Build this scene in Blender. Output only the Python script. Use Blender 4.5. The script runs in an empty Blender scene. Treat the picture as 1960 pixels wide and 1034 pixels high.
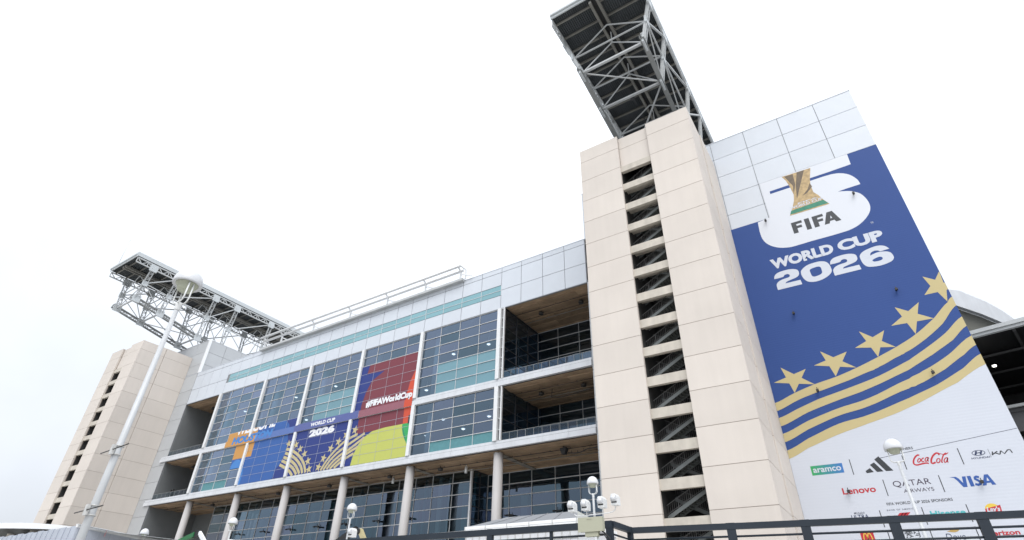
import bpy, bmesh, math, random
from mathutils import Vector, Matrix
from mathutils.geometry import tessellate_polygon
random.seed(7)
SC = bpy.context.scene
C = SC.collection

# ------------------------------------------------------------------ camera
cam = bpy.data.cameras.new('camera')
cam.sensor_width = 36.0
cam.lens = 1038.87 / 1960 * 36
cam.clip_start = 0.05
cam.clip_end = 5000
co = bpy.data.objects.new('camera', cam)
C.objects.link(co)
R = Matrix(((0.8395354, 0.2863480, 0.4617197), (0.5428395, -0.4772677, -0.6910433), (0.0224851, 0.8307950, -0.5561242)))
co.matrix_world = R.to_4x4()
SC.camera = co
# ------------------------------------------------------------------ sky, sun, exposure
SUN_EL, SUN_AZ = math.radians(55), math.radians(145)      # azimuth clockwise from +Y
w = bpy.data.worlds.new('World')
SC.world = w
w.use_nodes = True
nt = w.node_tree
nt.nodes.clear()
out = nt.nodes.new('ShaderNodeOutputWorld')
bg = nt.nodes.new('ShaderNodeBackground')
sky = nt.nodes.new('ShaderNodeTexSky')
sky.sky_type = 'NISHITA'
sky.sun_disc = False
sky.sun_elevation = SUN_EL
sky.sun_rotation = SUN_AZ
sky.air_density = 1.0
sky.dust_density = 4.0
sky.ozone_density = 1.0
hs = nt.nodes.new('ShaderNodeHueSaturation')              # an overcast veil: most of the blue is gone
hs.inputs['Saturation'].default_value = 0.16
tcw = nt.nodes.new('ShaderNodeTexCoord')
cl = nt.nodes.new('ShaderNodeTexNoise')
cl.inputs['Scale'].default_value = 2.2
cl.inputs['Detail'].default_value = 5
cr = nt.nodes.new('ShaderNodeMapRange')
cr.inputs['From Min'].default_value = 0.3
cr.inputs['From Max'].default_value = 0.7
cr.inputs['To Min'].default_value = 0.88
cr.inputs['To Max'].default_value = 1.12
mx = nt.nodes.new('ShaderNodeMix')
mx.data_type = 'RGBA'
mx.blend_type = 'MULTIPLY'
mx.inputs['Factor'].default_value = 1.0
nt.links.new(tcw.outputs['Generated'], cl.inputs['Vector'])
nt.links.new(cl.outputs['Fac'], cr.inputs['Value'])
nt.links.new(sky.outputs['Color'], hs.inputs['Color'])
ov = nt.nodes.new('ShaderNodeMix')                        # the cloud layer's own even white
ov.data_type = 'RGBA'
ov.inputs['Factor'].default_value = 0.6
ov.inputs[7].default_value = (8.9, 9.5, 10.4, 1)
nt.links.new(hs.outputs['Color'], ov.inputs[6])
nt.links.new(ov.outputs[2], mx.inputs[6])
nt.links.new(cr.outputs['Result'], mx.inputs[7])
# an overcast sky is brightest overhead and falls off toward the horizon
sx = nt.nodes.new('ShaderNodeSeparateXYZ')
nt.links.new(tcw.outputs['Generated'], sx.inputs[0])
gr = nt.nodes.new('ShaderNodeMapRange')
gr.inputs['From Min'].default_value = 0.0
gr.inputs['From Max'].default_value = 1.0
gr.inputs['To Min'].default_value = 0.63
gr.inputs['To Max'].default_value = 1.55
nt.links.new(sx.outputs['Z'], gr.inputs['Value'])
m2 = nt.nodes.new('ShaderNodeMix')
m2.data_type = 'RGBA'
m2.blend_type = 'MULTIPLY'
m2.inputs['Factor'].default_value = 1.0
nt.links.new(mx.outputs[2], m2.inputs[6])
nt.links.new(gr.outputs['Result'], m2.inputs[7])
nt.links.new(m2.outputs[2], bg.inputs['Color'])
bg.inputs['Strength'].default_value = 0.107
nt.links.new(bg.outputs['Background'], out.inputs['Surface'])
sl = bpy.data.lights.new('sun', 'SUN')
sl.energy = 1.1
sl.angle = math.radians(40)
sl.color = (1.0, 0.97, 0.93)
so = bpy.data.objects.new('sun', sl)
C.objects.link(so)
sd = Vector((math.sin(SUN_AZ) * math.cos(SUN_EL), math.cos(SUN_AZ) * math.cos(SUN_EL), math.sin(SUN_EL)))
so.rotation_euler = sd.to_track_quat('Z', 'Y').to_euler()
so.location = (0, -30, 60)
vs = SC.view_settings
vs.view_transform = 'Standard'
vs.look = 'None'
vs.gamma = 1.0
vs.use_curve_mapping = False
vs.exposure = 0.57
cy = SC.cycles
cy.max_bounces = 7
cy.diffuse_bounces = 3
cy.glossy_bounces = 3
cy.transmission_bounces = 4
cy.transparent_max_bounces = 12
cy.caustics_reflective = False
cy.caustics_refractive = False
cy.use_denoising = True
cy.sample_clamp_indirect = 4.0


# ------------------------------------------------------------------ materials
def s2l(c):
    c /= 255.0
    return c / 12.92 if c <= 0.04045 else ((c + 0.055) / 1.055) ** 2.4


def P(r, g, b, k=0.78):
    return (min(s2l(r) * k, .86), min(s2l(g) * k, .86), min(s2l(b) * k, .86), 1)


def mat(name, col, rough=0.6, metal=0.0, noise=0.0, nscale=1.0, island=0.0, streak=0.0, ribs=0.0, ribscale=4.0, bump=0.0, spec=0.5):
    m = bpy.data.materials.new(name)
    m.use_nodes = True
    n = m.node_tree.nodes
    L = m.node_tree.links.new
    b = n['Principled BSDF']
    b.inputs['Roughness'].default_value = rough
    b.inputs['Metallic'].default_value = metal
    b.inputs['Specular IOR Level'].default_value = spec
    b.inputs['Base Color'].default_value = col
    m.diffuse_color = col
    tc = n.new('ShaderNodeTexCoord')
    fac = None

    def mul(a, bsock):
        nonlocal fac
        if fac is None:
            fac = bsock
        else:
            k = n.new('ShaderNodeMath')
            k.operation = 'MULTIPLY'
            L(fac, k.inputs[0])
            L(bsock, k.inputs[1])
            fac = k.outputs[0]

    def rng(sock, lo, hi, a, c):
        k = n.new('ShaderNodeMapRange')
        k.inputs['From Min'].default_value = lo
        k.inputs['From Max'].default_value = hi
        k.inputs['To Min'].default_value = a
        k.inputs['To Max'].default_value = c
        L(sock, k.inputs['Value'])
        return k.outputs['Result']
    if noise:
        t = n.new('ShaderNodeTexNoise')
        t.inputs['Scale'].default_value = nscale
        t.inputs['Detail'].default_value = 6
        L(tc.outputs['Object'], t.inputs['Vector'])
        mul(fac, rng(t.outputs['Fac'], .25, .75, 1 - noise, 1 + noise))
    if streak:
        mp = n.new('ShaderNodeMapping')
        mp.inputs['Scale'].default_value = (1.3, 1.3, 0.06)
        t = n.new('ShaderNodeTexNoise')
        t.inputs['Scale'].default_value = 1.0
        t.inputs['Detail'].default_value = 5
        L(tc.outputs['Object'], mp.inputs['Vector'])
        L(mp.outputs['Vector'], t.inputs['Vector'])
        mul(fac, rng(t.outputs['Fac'], .3, .7, 1 - streak, 1 + streak))
    if island:
        g = n.new('ShaderNodeNewGeometry')
        mul(fac, rng(g.outputs['Random Per Island'], 0, 1, 1 - island, 1 + island))
    if fac is not None:
        v = n.new('ShaderNodeVectorMath')
        v.operation = 'SCALE'
        v.inputs[0].default_value = col[:3]
        L(fac, v.inputs['Scale'])
        L(v.outputs['Vector'], b.inputs['Base Color'])
    if ribs or bump:
        bp = n.new('ShaderNodeBump')
        if ribs:
            wv = n.new('ShaderNodeTexWave')
            wv.bands_direction = 'Z'
            wv.inputs['Scale'].default_value = ribscale
            wv.inputs['Distortion'].default_value = 0
            L(tc.outputs['Object'], wv.inputs['Vector'])
            L(wv.outputs['Fac'], bp.inputs['Height'])
            bp.inputs['Strength'].default_value = ribs
        else:
            t = n.new('ShaderNodeTexNoise')
            t.inputs['Scale'].default_value = 9
            t.inputs['Detail'].default_value = 4
            L(tc.outputs['Object'], t.inputs['Vector'])
            L(t.outputs['Fac'], bp.inputs['Height'])
            bp.inputs['Strength'].default_value = bump
        bp.inputs['Distance'].default_value = 0.05
        L(bp.outputs['Normal'], b.inputs['Normal'])
    return m


def glass(name, tint, gloss=1.0):
    m = bpy.data.materials.new(name)
    m.use_nodes = True
    n = m.node_tree.nodes
    L = m.node_tree.links.new
    n.clear()
    o = n.new('ShaderNodeOutputMaterial')
    tr = n.new('ShaderNodeBsdfTransparent')
    gl = n.new('ShaderNodeBsdfGlossy')
    gl.inputs['Roughness'].default_value = 0.02
    gl.inputs['Color'].default_value = (.70, .80, .98, 1)
    tr.inputs['Color'].default_value = tint
    fr = n.new('ShaderNodeFresnel')
    fr.inputs['IOR'].default_value = 1.55
    gb = n.new('ShaderNodeNewGeometry')
    io = n.new('ShaderNodeMapRange')                       # the same reflectance from either side of the pane
    io.inputs['To Min'].default_value = 1.55
    io.inputs['To Max'].default_value = 1 / 1.55
    L(gb.outputs['Backfacing'], io.inputs['Value'])
    L(io.outputs['Result'], fr.inputs['IOR'])
    # each pane sits a hair out of true, so reflections break from pane to pane
    g = n.new('ShaderNodeNewGeometry')
    tc = n.new('ShaderNodeTexCoord')
    ns = n.new('ShaderNodeTexNoise')
    ns.inputs['Scale'].default_value = 0.35
    bp = n.new('ShaderNodeBump')
    bp.inputs['Strength'].default_value = 0.05
    bp.inputs['Distance'].default_value = 0.3
    L(tc.outputs['Object'], ns.inputs['Vector'])
    L(ns.outputs['Fac'], bp.inputs['Height'])
    L(bp.outputs['Normal'], gl.inputs['Normal'])
    hue = n.new('ShaderNodeMix')
    hue.data_type = 'RGBA'
    hue.inputs[6].default_value = (.55, .80, .98, 1)
    hue.inputs[7].default_value = (.62, .73, .99, 1)
    L(g.outputs['Random Per Island'], hue.inputs['Factor'])
    L(hue.outputs[2], gl.inputs['Color'])
    k = n.new('ShaderNodeMath')
    k.operation = 'MULTIPLY'
    L(fr.outputs['Fac'], k.inputs[0])
    k.inputs[1].default_value = gloss
    mr = n.new('ShaderNodeMapRange')
    mr.inputs['To Min'].default_value = 0.80
    mr.inputs['To Max'].default_value = 1.20
    L(g.outputs['Random Per Island'], mr.inputs['Value'])
    k2 = n.new('ShaderNodeMath')
    k2.operation = 'MULTIPLY'
    L(k.outputs[0], k2.inputs[0])
    L(mr.outputs['Result'], k2.inputs[1])
    mix = n.new('ShaderNodeMixShader')
    L(k2.outputs[0], mix.inputs['Fac'])
    L(tr.outputs['BSDF'], mix.inputs[1])
    L(gl.outputs['BSDF'], mix.inputs[2])
    L(mix.outputs['Shader'], o.inputs['Surface'])
    m.diffuse_color = (.1, .12, .2, 1)
    return m


def emit(name, col, st):
    m = bpy.data.materials.new(name)
    m.use_nodes = True
    b = m.node_tree.nodes['Principled BSDF']
    b.inputs['Base Color'].default_value = (.8, .8, .8, 1)
    b.inputs['Emission Color'].default_value = col
    b.inputs['Emission Strength'].default_value = st
    return m


M = {}
M['ground'] = mat('paving concrete', (.42, .41, .39, 1), .85, noise=.12, nscale=.4)
M['precast'] = mat('precast concrete', (.60, .548, .498, 1), .8, noise=.055, nscale=.16, island=.035, streak=.02, bump=.06)
M['precast_dark'] = mat('precast joint', (.33, .275, .24, 1), .9)
M['beamcon'] = mat('landing concrete', (.50, .46, .40, 1), .85, noise=.10, nscale=1.2, streak=.10)
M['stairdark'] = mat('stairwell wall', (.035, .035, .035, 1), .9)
M['stringer'] = mat('galvanised stair steel', (.20, .22, .22, 1), .5, noise=.1, nscale=2)
M['handrail'] = mat('stair rail', (.16, .16, .16, 1), .5)
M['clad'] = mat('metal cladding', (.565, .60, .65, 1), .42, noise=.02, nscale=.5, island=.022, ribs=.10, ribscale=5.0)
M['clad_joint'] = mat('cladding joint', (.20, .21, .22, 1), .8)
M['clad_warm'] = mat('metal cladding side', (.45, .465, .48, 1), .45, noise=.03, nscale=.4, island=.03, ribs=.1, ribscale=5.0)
M['white'] = mat('white painted metal', (.70, .71, .72, 1), .4, noise=.03, nscale=1.5, streak=.03)
M['trim'] = mat('bright trim', (.78, .79, .80, 1), .35)
M['slab'] = mat('slab edge metal', (.60, .62, .65, 1), .45, noise=.05, nscale=.6, streak=.06)
M['mull'] = mat('window frame aluminium', (.62, .63, .64, 1), .4)
M['mullthin'] = mat('thin glazing bar', (.55, .56, .57, 1), .4)
M['glass'] = glass('window glass', (.36, .45, .55, 1), 3.2)
M['glassdark'] = glass('recess glass', (.28, .36, .40, 1), 3.0)
M['balglass'] = glass('balustrade glass', (.62, .68, .70, 1), 1.0)
M['teal'] = mat('teal glazing', P(128, 174, 188, .64), .12, noise=.04, nscale=.2, island=.06)
M['tealband'] = mat('teal glass band', P(146, 196, 206, .66), .2, island=.07)
M['curtain'] = mat('teal curtain', P(104, 164, 172, .64), .7, noise=.1, nscale=2)
M['wood'] = mat('ceiling boards', (.345, .24, .155, 1), .75, noise=.2, nscale=.5, island=.24)
M['woodgap'] = mat('ceiling gap', (.06, .045, .035, 1), .9)
M['conbeam'] = mat('ceiling beam', (.26, .24, .21, 1), .8, noise=.1, nscale=1)
M['greywall'] = mat('corrugated grey wall', (.17, .18, .185, 1), .6, noise=.06, nscale=.5, ribs=.35, ribscale=1.6)
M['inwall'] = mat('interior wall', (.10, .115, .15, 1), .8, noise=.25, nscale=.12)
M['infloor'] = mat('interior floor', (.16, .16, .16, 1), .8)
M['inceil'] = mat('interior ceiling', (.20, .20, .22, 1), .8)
M['incol'] = mat('interior column', (.42, .46, .48, 1), .6)
M['column'] = mat('painted column', (.44, .425, .42, 1), .6, noise=.03, nscale=.5, streak=.03)
M['black'] = mat('black', (.012, .012, .013, 1), .55)
M['darkgrey'] = mat('dark grey', (.05, .05, .052, 1), .6)
M['fixture'] = mat('fixture housing', (.03, .028, .026, 1), .5)
M['deck'] = mat('corrugated deck', (.050, .057, .062, 1), .6, noise=.25, nscale=.25, island=.1)
M['purlin'] = mat('purlin steel', (.17, .165, .15, 1), .6, noise=.25, nscale=.4)
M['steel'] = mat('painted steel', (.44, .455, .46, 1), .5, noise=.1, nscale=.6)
M['steeldark'] = mat('darker steel', (.24, .25, .25, 1), .6, noise=.18, nscale=.4)  # a darker, more mottled grey than the painted steel
M['fascia'] = mat('roof fascia', (.50, .53, .545, 1), .45, noise=.04, nscale=.3)
M['rail'] = mat('slate painted steel', (.018, .025, .035, 1), .5, spec=.3, noise=.15, nscale=3, bump=.04)
M['lampwhite'] = mat('white lamp paint', (.70, .71, .71, 1), .35, noise=.03, nscale=4)
M['polewhite'] = mat('pole paint', (.48, .495, .51, 1), .4, noise=.05, nscale=3, streak=.05)
M['dome'] = mat('frosted dome', (.58, .59, .61, 1), .3, noise=.02, nscale=5)
M['reflector'] = mat('lamp reflector', (.40, .42, .33, 1), .6, noise=.12, nscale=12)
M['clamp'] = mat('clamp steel', (.48, .48, .47, 1), .45, 0.0, noise=.2, nscale=20)
M['beige'] = mat('beige cabinet', P(188, 188, 166, .75), .5, noise=.04, nscale=3)
M['tentroof'] = mat('tent roof fabric', (.205, .212, .225, 1), .6, noise=.04, nscale=1)
M['tentwhite'] = mat('tent valance', (.80, .81, .82, 1), .5)
M['tentclear'] = mat('tent wall', (.60, .61, .63, 1), .4, noise=.06, nscale=1)
M['tentgrey'] = mat('tent gable', (.34, .35, .33, 1), .6)
M['green'] = mat('green machine paint', P(20, 120, 62, .7), .4, noise=.08, nscale=2)
M['cream'] = mat('cream machine paint', P(208, 196, 150, .7), .45, noise=.08, nscale=2)
M['tyre'] = mat('tyre', (.02, .02, .02, 1), .9)
M['bowlgrey'] = mat('roof underside', (.165, .165, .145, 1), .8, noise=.05, nscale=.1)
M['glow'] = emit('lamp glow', (1, .97, .9, 1), 2.2)
M['w_seam'] = mat('film seam', (.40, .42, .48, 1), .6)
M['kioskclad'] = mat('kiosk cladding', (.40, .43, .49, 1), .5, noise=.03, nscale=.8, island=.04)
M['e_white'] = mat('emblem white', (.62, .645, .695, 1), .5, noise=.012, nscale=.15)
M['redtape'] = mat('red tape', P(224, 176, 182, .8), .6)
# printed film colours
M['f_blue'] = mat('banner blue', P(58, 90, 160, .66), .6, spec=.25, noise=.035, nscale=.12, ribs=.05, ribscale=1.1)
M['f_white'] = mat('banner white', (.56, .59, .655, 1), .6, spec=.3, noise=.03, nscale=.12, ribs=.05, ribscale=1.1)
M['f_gold'] = mat('banner gold', P(212, 196, 146, .76), .6, spec=.3, noise=.02, nscale=.2)
M['f_black'] = mat('print black', (.028, .032, .038, 1), .5)
M['f_plum'] = mat('print plum', P(58, 40, 66, .7), .5)
M['f_red'] = mat('print red', P(206, 48, 58, .74), .5)
M['f_visa'] = mat('print blue', P(50, 96, 176, .74), .5)
M['f_navytext'] = mat('print navy', P(48, 62, 100, .74), .5)
M['f_tealtext'] = mat('print teal', P(80, 196, 200, .74), .5)
M['f_yellow'] = mat('print yellow', P(246, 212, 84, .76), .5)
M['f_mint'] = mat('print mint', P(46, 176, 128, .76), .5)
M['f_goldlogo'] = mat('print dull gold', P(200, 166, 96, .76), .5)
M['f_grey'] = mat('print grey', P(110, 115, 130, .74), .5)
M['trophy'] = mat('trophy print', P(198, 170, 122, .74), .5, noise=.35, nscale=2.2)
M['trophydark'] = mat('trophy print dark', P(112, 96, 76, .7), .5, noise=.3, nscale=2.5)
M['trophygreen'] = mat('trophy green print', P(46, 138, 112, .75), .5, noise=.2, nscale=1.5)
M['w_orange'] = mat('film orange', P(222, 164, 92, .72), .5, spec=.3)
M['w_blue'] = mat('film blue', P(62, 108, 182, .72), .5, spec=.3)
M['w_navy'] = mat('film navy', P(50, 68, 142, .72), .5, spec=.3)
M['w_sky'] = mat('film sky blue', P(82, 146, 220, .72), .5, spec=.3)
M['w_maroon'] = mat('film maroon', P(138, 68, 80, .70), .5, spec=.3)
M['w_redorange'] = mat('film red orange', P(226, 92, 66, .72), .5, spec=.3)
M['w_lime'] = mat('film lime', P(208, 214, 112, .74), .5, spec=.3)
M['w_green'] = mat('film green', P(66, 186, 108, .72), .5, spec=.3)
M['w_gold'] = mat('film gold', P(212, 198, 150, .76), .5, spec=.3)
M['w_white'] = mat('film white', (.74, .75, .78, 1), .5, spec=.3)
M['w_navy_light'] = mat('film navy over fascia', P(92, 104, 168, .74), .35)
M['w_blue_light'] = mat('film blue over fascia', P(92, 122, 190, .74), .35)
M['w_maroon_light'] = mat('film maroon over fascia', P(160, 98, 112, .74), .35)


# ------------------------------------------------------------------ building helpers
def world_loc(o):
    v = Vector((0, 0, 0))
    while o is not None:
        v = v + o.location
        o = o.parent
    return v


class MB:
    def __init__(self):
        self.bm = bmesh.new()

    def face(self, pts, mi=0):
        vs_ = [self.bm.verts.new(p) for p in pts]
        try:
            f = self.bm.faces.new(vs_)
            f.material_index = mi
            return f
        except ValueError:
            return None

    def box(self, x0, x1, y0, y1, z0, z1, mi=0):
        v = [self.bm.verts.new((x, y, z)) for x in (x0, x1) for y in (y0, y1) for z in (z0, z1)]
        for q in ((0, 1, 3, 2), (4, 6, 7, 5), (0, 4, 5, 1), (2, 3, 7, 6), (0, 2, 6, 4), (1, 5, 7, 3)):
            f = self.bm.faces.new([v[i] for i in q])
            f.material_index = mi
        return self

    def bar(self, p, q, a, b=None, up=(0, 0, 1), mi=0):
        b = b or a
        p, q = Vector(p), Vector(q)
        d = (q - p).normalized()
        u = Vector(up)
        if abs(d.dot(u)) > .98:
            u = Vector((0, 1, 0))
        s = d.cross(u).normalized() * a / 2
        t = s.cross(d).normalized() * b / 2
        v = [self.bm.verts.new(c + i * s + j * t) for c in (p, q) for i, j in ((-1, -1), (1, -1), (1, 1), (-1, 1))]
        for f in ((3, 2, 1, 0), (4, 5, 6, 7), (0, 1, 5, 4), (1, 2, 6, 5), (2, 3, 7, 6), (3, 0, 4, 7)):
            self.bm.faces.new([v[i] for i in f]).material_index = mi
        return self

    def tube(self, pts, r, seg=8, mi=0, r2=None, smooth=True):
        pts = [Vector(p) for p in pts]
        rings = []
        n = len(pts)
        prev = None
        for i, p in enumerate(pts):
            d = (pts[min(i + 1, n - 1)] - pts[max(i - 1, 0)]).normalized()
            if prev is None:
                u = Vector((0, 0, 1)) if abs(d.z) < .95 else Vector((1, 0, 0))
                s = d.cross(u).normalized()
            else:
                s = (prev - d * prev.dot(d)).normalized()
            prev = s
            t = d.cross(s)
            rr = r if r2 is None else r + (r2 - r) * i / (n - 1)
            rings.append([self.bm.verts.new(p + rr * (math.cos(2 * math.pi * k / seg) * s + math.sin(2 * math.pi * k / seg) * t)) for k in range(seg)])
        for a, b in zip(rings[:-1], rings[1:]):
            for k in range(seg):
                f = self.bm.faces.new([a[k], a[(k + 1) % seg], b[(k + 1) % seg], b[k]])
                f.material_index = mi
                f.smooth = smooth
        self.bm.faces.new(rings[0][::-1]).material_index = mi
        self.bm.faces.new(rings[-1]).material_index = mi
        return self

    def lathe(self, c, prof, seg=24, mi=0, smooth=True):
        c = Vector(c)
        rings = []
        for r, z in prof:
            if r < 1e-4:
                rings.append([self.bm.verts.new(c + Vector((0, 0, z)))])
            else:
                rings.append([self.bm.verts.new(c + Vector((r * math.cos(2 * math.pi * k / seg), r * math.sin(2 * math.pi * k / seg), z))) for k in range(seg)])
        for a, b in zip(rings[:-1], rings[1:]):
            for k in range(seg):
                k2 = (k + 1) % seg
                if len(a) == 1 and len(b) == 1:
                    continue
                if len(a) == 1:
                    q = [a[0], b[k2], b[k]]
                elif len(b) == 1:
                    q = [a[k], a[k2], b[0]]
                else:
                    q = [a[k], a[k2], b[k2], b[k]]
                f = self.bm.faces.new(q)
                f.material_index = mi
                f.smooth = smooth
        return self

    def prism(self, poly, y0, y1, mi=0):          # outline in (x, z) pushed from y0 to y1
        a = [self.bm.verts.new((x, y0, z)) for x, z in poly]
        b = [self.bm.verts.new((x, y1, z)) for x, z in poly]
        self.bm.faces.new(a).material_index = mi
        self.bm.faces.new(b[::-1]).material_index = mi
        n = len(a)
        for i in range(n):
            self.bm.faces.new([a[i], b[i], b[(i + 1) % n], a[(i + 1) % n]]).material_index = mi
        return self

    def flat(self, poly, y, mi=0):                # a printed shape lying on a wall plane
        poly = [p for i, p in enumerate(poly) if abs(p[0] - poly[i - 1][0]) + abs(p[1] - poly[i - 1][1]) > 1e-5]
        vs_ = [self.bm.verts.new((x, y, z)) for x, z in poly]
        for t in tessellate_polygon([[Vector((x, z, 0)) for x, z in poly]]):
            self.bm.faces.new([vs_[i] for i in t]).material_index = mi
        return self

    def ribbon(self, pts, wd, y, mi=0, wd2=None):  # a printed stroke of even or tapering width
        pts = [Vector((p[0], p[1])) for p in pts]
        n = len(pts)
        L_, R_ = [], []
        for i, p in enumerate(pts):
            d = (pts[min(i + 1, n - 1)] - pts[max(i - 1, 0)])
            d.normalize()
            m = Vector((-d.y, d.x))
            ww = wd if wd2 is None else wd + (wd2 - wd) * i / (n - 1)
            L_.append(self.bm.verts.new((p.x + m.x * ww / 2, y, p.y + m.y * ww / 2)))
            R_.append(self.bm.verts.new((p.x - m.x * ww / 2, y, p.y - m.y * ww / 2)))
        for i in range(n - 1):
            self.bm.faces.new([L_[i], R_[i], R_[i + 1], L_[i + 1]]).material_index = mi
        return self

    def build(self, name, mats, parent=None):
        off = world_loc(parent) if parent is not None else Vector((0, 0, 0))
        if off.length > 0:
            bmesh.ops.translate(self.bm, verts=self.bm.verts, vec=-off)
        bmesh.ops.recalc_face_normals(self.bm, faces=self.bm.faces)
        me = bpy.data.meshes.new(name)
        self.bm.to_mesh(me)
        self.bm.free()
        for m in (mats if isinstance(mats, (list, tuple)) else [mats]):
            me.materials.append(m)
        o = bpy.data.objects.new(name, me)
        C.objects.link(o)
        if parent is not None:
            o.parent = parent
        return o


def tag(o, label=None, cat=None, group=None, kind=None):
    if label:
        o['label'] = label
    if cat:
        o['category'] = cat
    if group:
        o['group'] = group
    if kind:
        o['kind'] = kind
    return o


def thing(name, loc, label, cat, group=None):
    o = bpy.data.objects.new(name, None)
    C.objects.link(o)
    o.location = loc
    return tag(o, label, cat, group)


def copy_tree(o, parent=None):
    c = o.copy()
    C.objects.link(c)
    c.parent = parent
    for ch in list(o.children):
        copy_tree(ch, c)
    return c


def text_mesh(body, x0, x1, z0, z1, y, bold=0.0, shear=0.0, spacing=1.0, clip_top=None):
    """lettering fitted to a rectangle of the wall plane; returns an MB"""
    cu = bpy.data.curves.new('lettering', 'FONT')
    cu.body = body
    cu.size = 1.0
    cu.offset = bold
    cu.shear = shear
    cu.space_character = spacing
    cu.resolution_u = 4
    ob = bpy.data.objects.new('lettering', cu)
    C.objects.link(ob)
    bpy.context.view_layer.update()
    dg = bpy.context.evaluated_depsgraph_get()
    me = bpy.data.meshes.new_from_object(ob.evaluated_get(dg))
    mb = MB()
    mb.bm.from_mesh(me)
    bpy.data.objects.remove(ob)
    bpy.data.curves.remove(cu)
    bpy.data.meshes.remove(me)
    xs = [v.co.x for v in mb.bm.verts]
    zs = [v.co.y for v in mb.bm.verts]
    ax, bx, az, bz = min(xs), max(xs), min(zs), max(zs)
    for v in mb.bm.verts:
        u = (v.co.x - ax) / (bx - ax)
        q = (v.co.y - az) / (bz - az)
        v.co = (x0 + u * (x1 - x0), y, z0 + q * (z1 - z0))
    if clip_top is not None:
        bmesh.ops.bisect_plane(mb.bm, geom=mb.bm.verts[:] + mb.bm.edges[:] + mb.bm.faces[:], plane_co=(0, 0, clip_top), plane_no=(0, 0, 1), clear_outer=True)
    return mb


def frange(a, b, n):
    return [a + (b - a) * i / n for i in range(n + 1)]


def panels_x(mb, xs, zs, y, gap=.07, th=.08, skip=None, mi=0):
    """cladding panels on a wall facing -Y"""
    for i in range(len(xs) - 1):
        for j in range(len(zs) - 1):
            if skip and skip((xs[i] + xs[i + 1]) / 2, (zs[j] + zs[j + 1]) / 2):
                continue
            mb.box(xs[i] + gap / 2, xs[i + 1] - gap / 2, y, y + th, zs[j] + gap / 2, zs[j + 1] - gap / 2, mi)


def panels_y(mb, ys, zs, x, gap=.07, th=.08, mi=0):
    """cladding panels on a wall facing +X or -X; th is signed away from the face"""
    a, b = min(x, x + th), max(x, x + th)
    for i in range(len(ys) - 1):
        for j in range(len(zs) - 1):
            mb.box(a, b, ys[i] + gap / 2, ys[i + 1] - gap / 2, zs[j] + gap / 2, zs[j + 1] - gap / 2, mi)


def glazing(name, xs, zs, y, parent, gmat, bar=.05, dep=.10, pick=None, tint=None, tname='tinted_pane', barmat=None):
    """a gridded window: bars as the part, its panes and tinted panes as sub-parts"""
    mb = MB()
    for x in xs:
        mb.box(x - bar / 2, x + bar / 2, y - dep, y + .05, zs[0], zs[-1])
    for z in zs:
        mb.box(xs[0], xs[-1], y - dep - .02, y + .03, z - bar * .75, z + bar * .75)
    fr = mb.build(name, barmat or M['mull'], parent)
    g = MB()
    t = MB()
    nt_ = 0
    for i in range(len(xs) - 1):
        for j in range(len(zs) - 1):
            tgt = g
            if pick and pick(i, j):
                tgt = t
                nt_ += 1
            tgt.face([(xs[i], y, zs[j]), (xs[i + 1], y, zs[j]), (xs[i + 1], y, zs[j + 1]), (xs[i], y, zs[j + 1])])
    g.build('pane', gmat, fr)
    if nt_:
        t.build(tname, tint, fr)
    else:
        t.bm.free()
    return fr


GZ = -1.7
YF, YM = 52.5, 65.3

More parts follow.
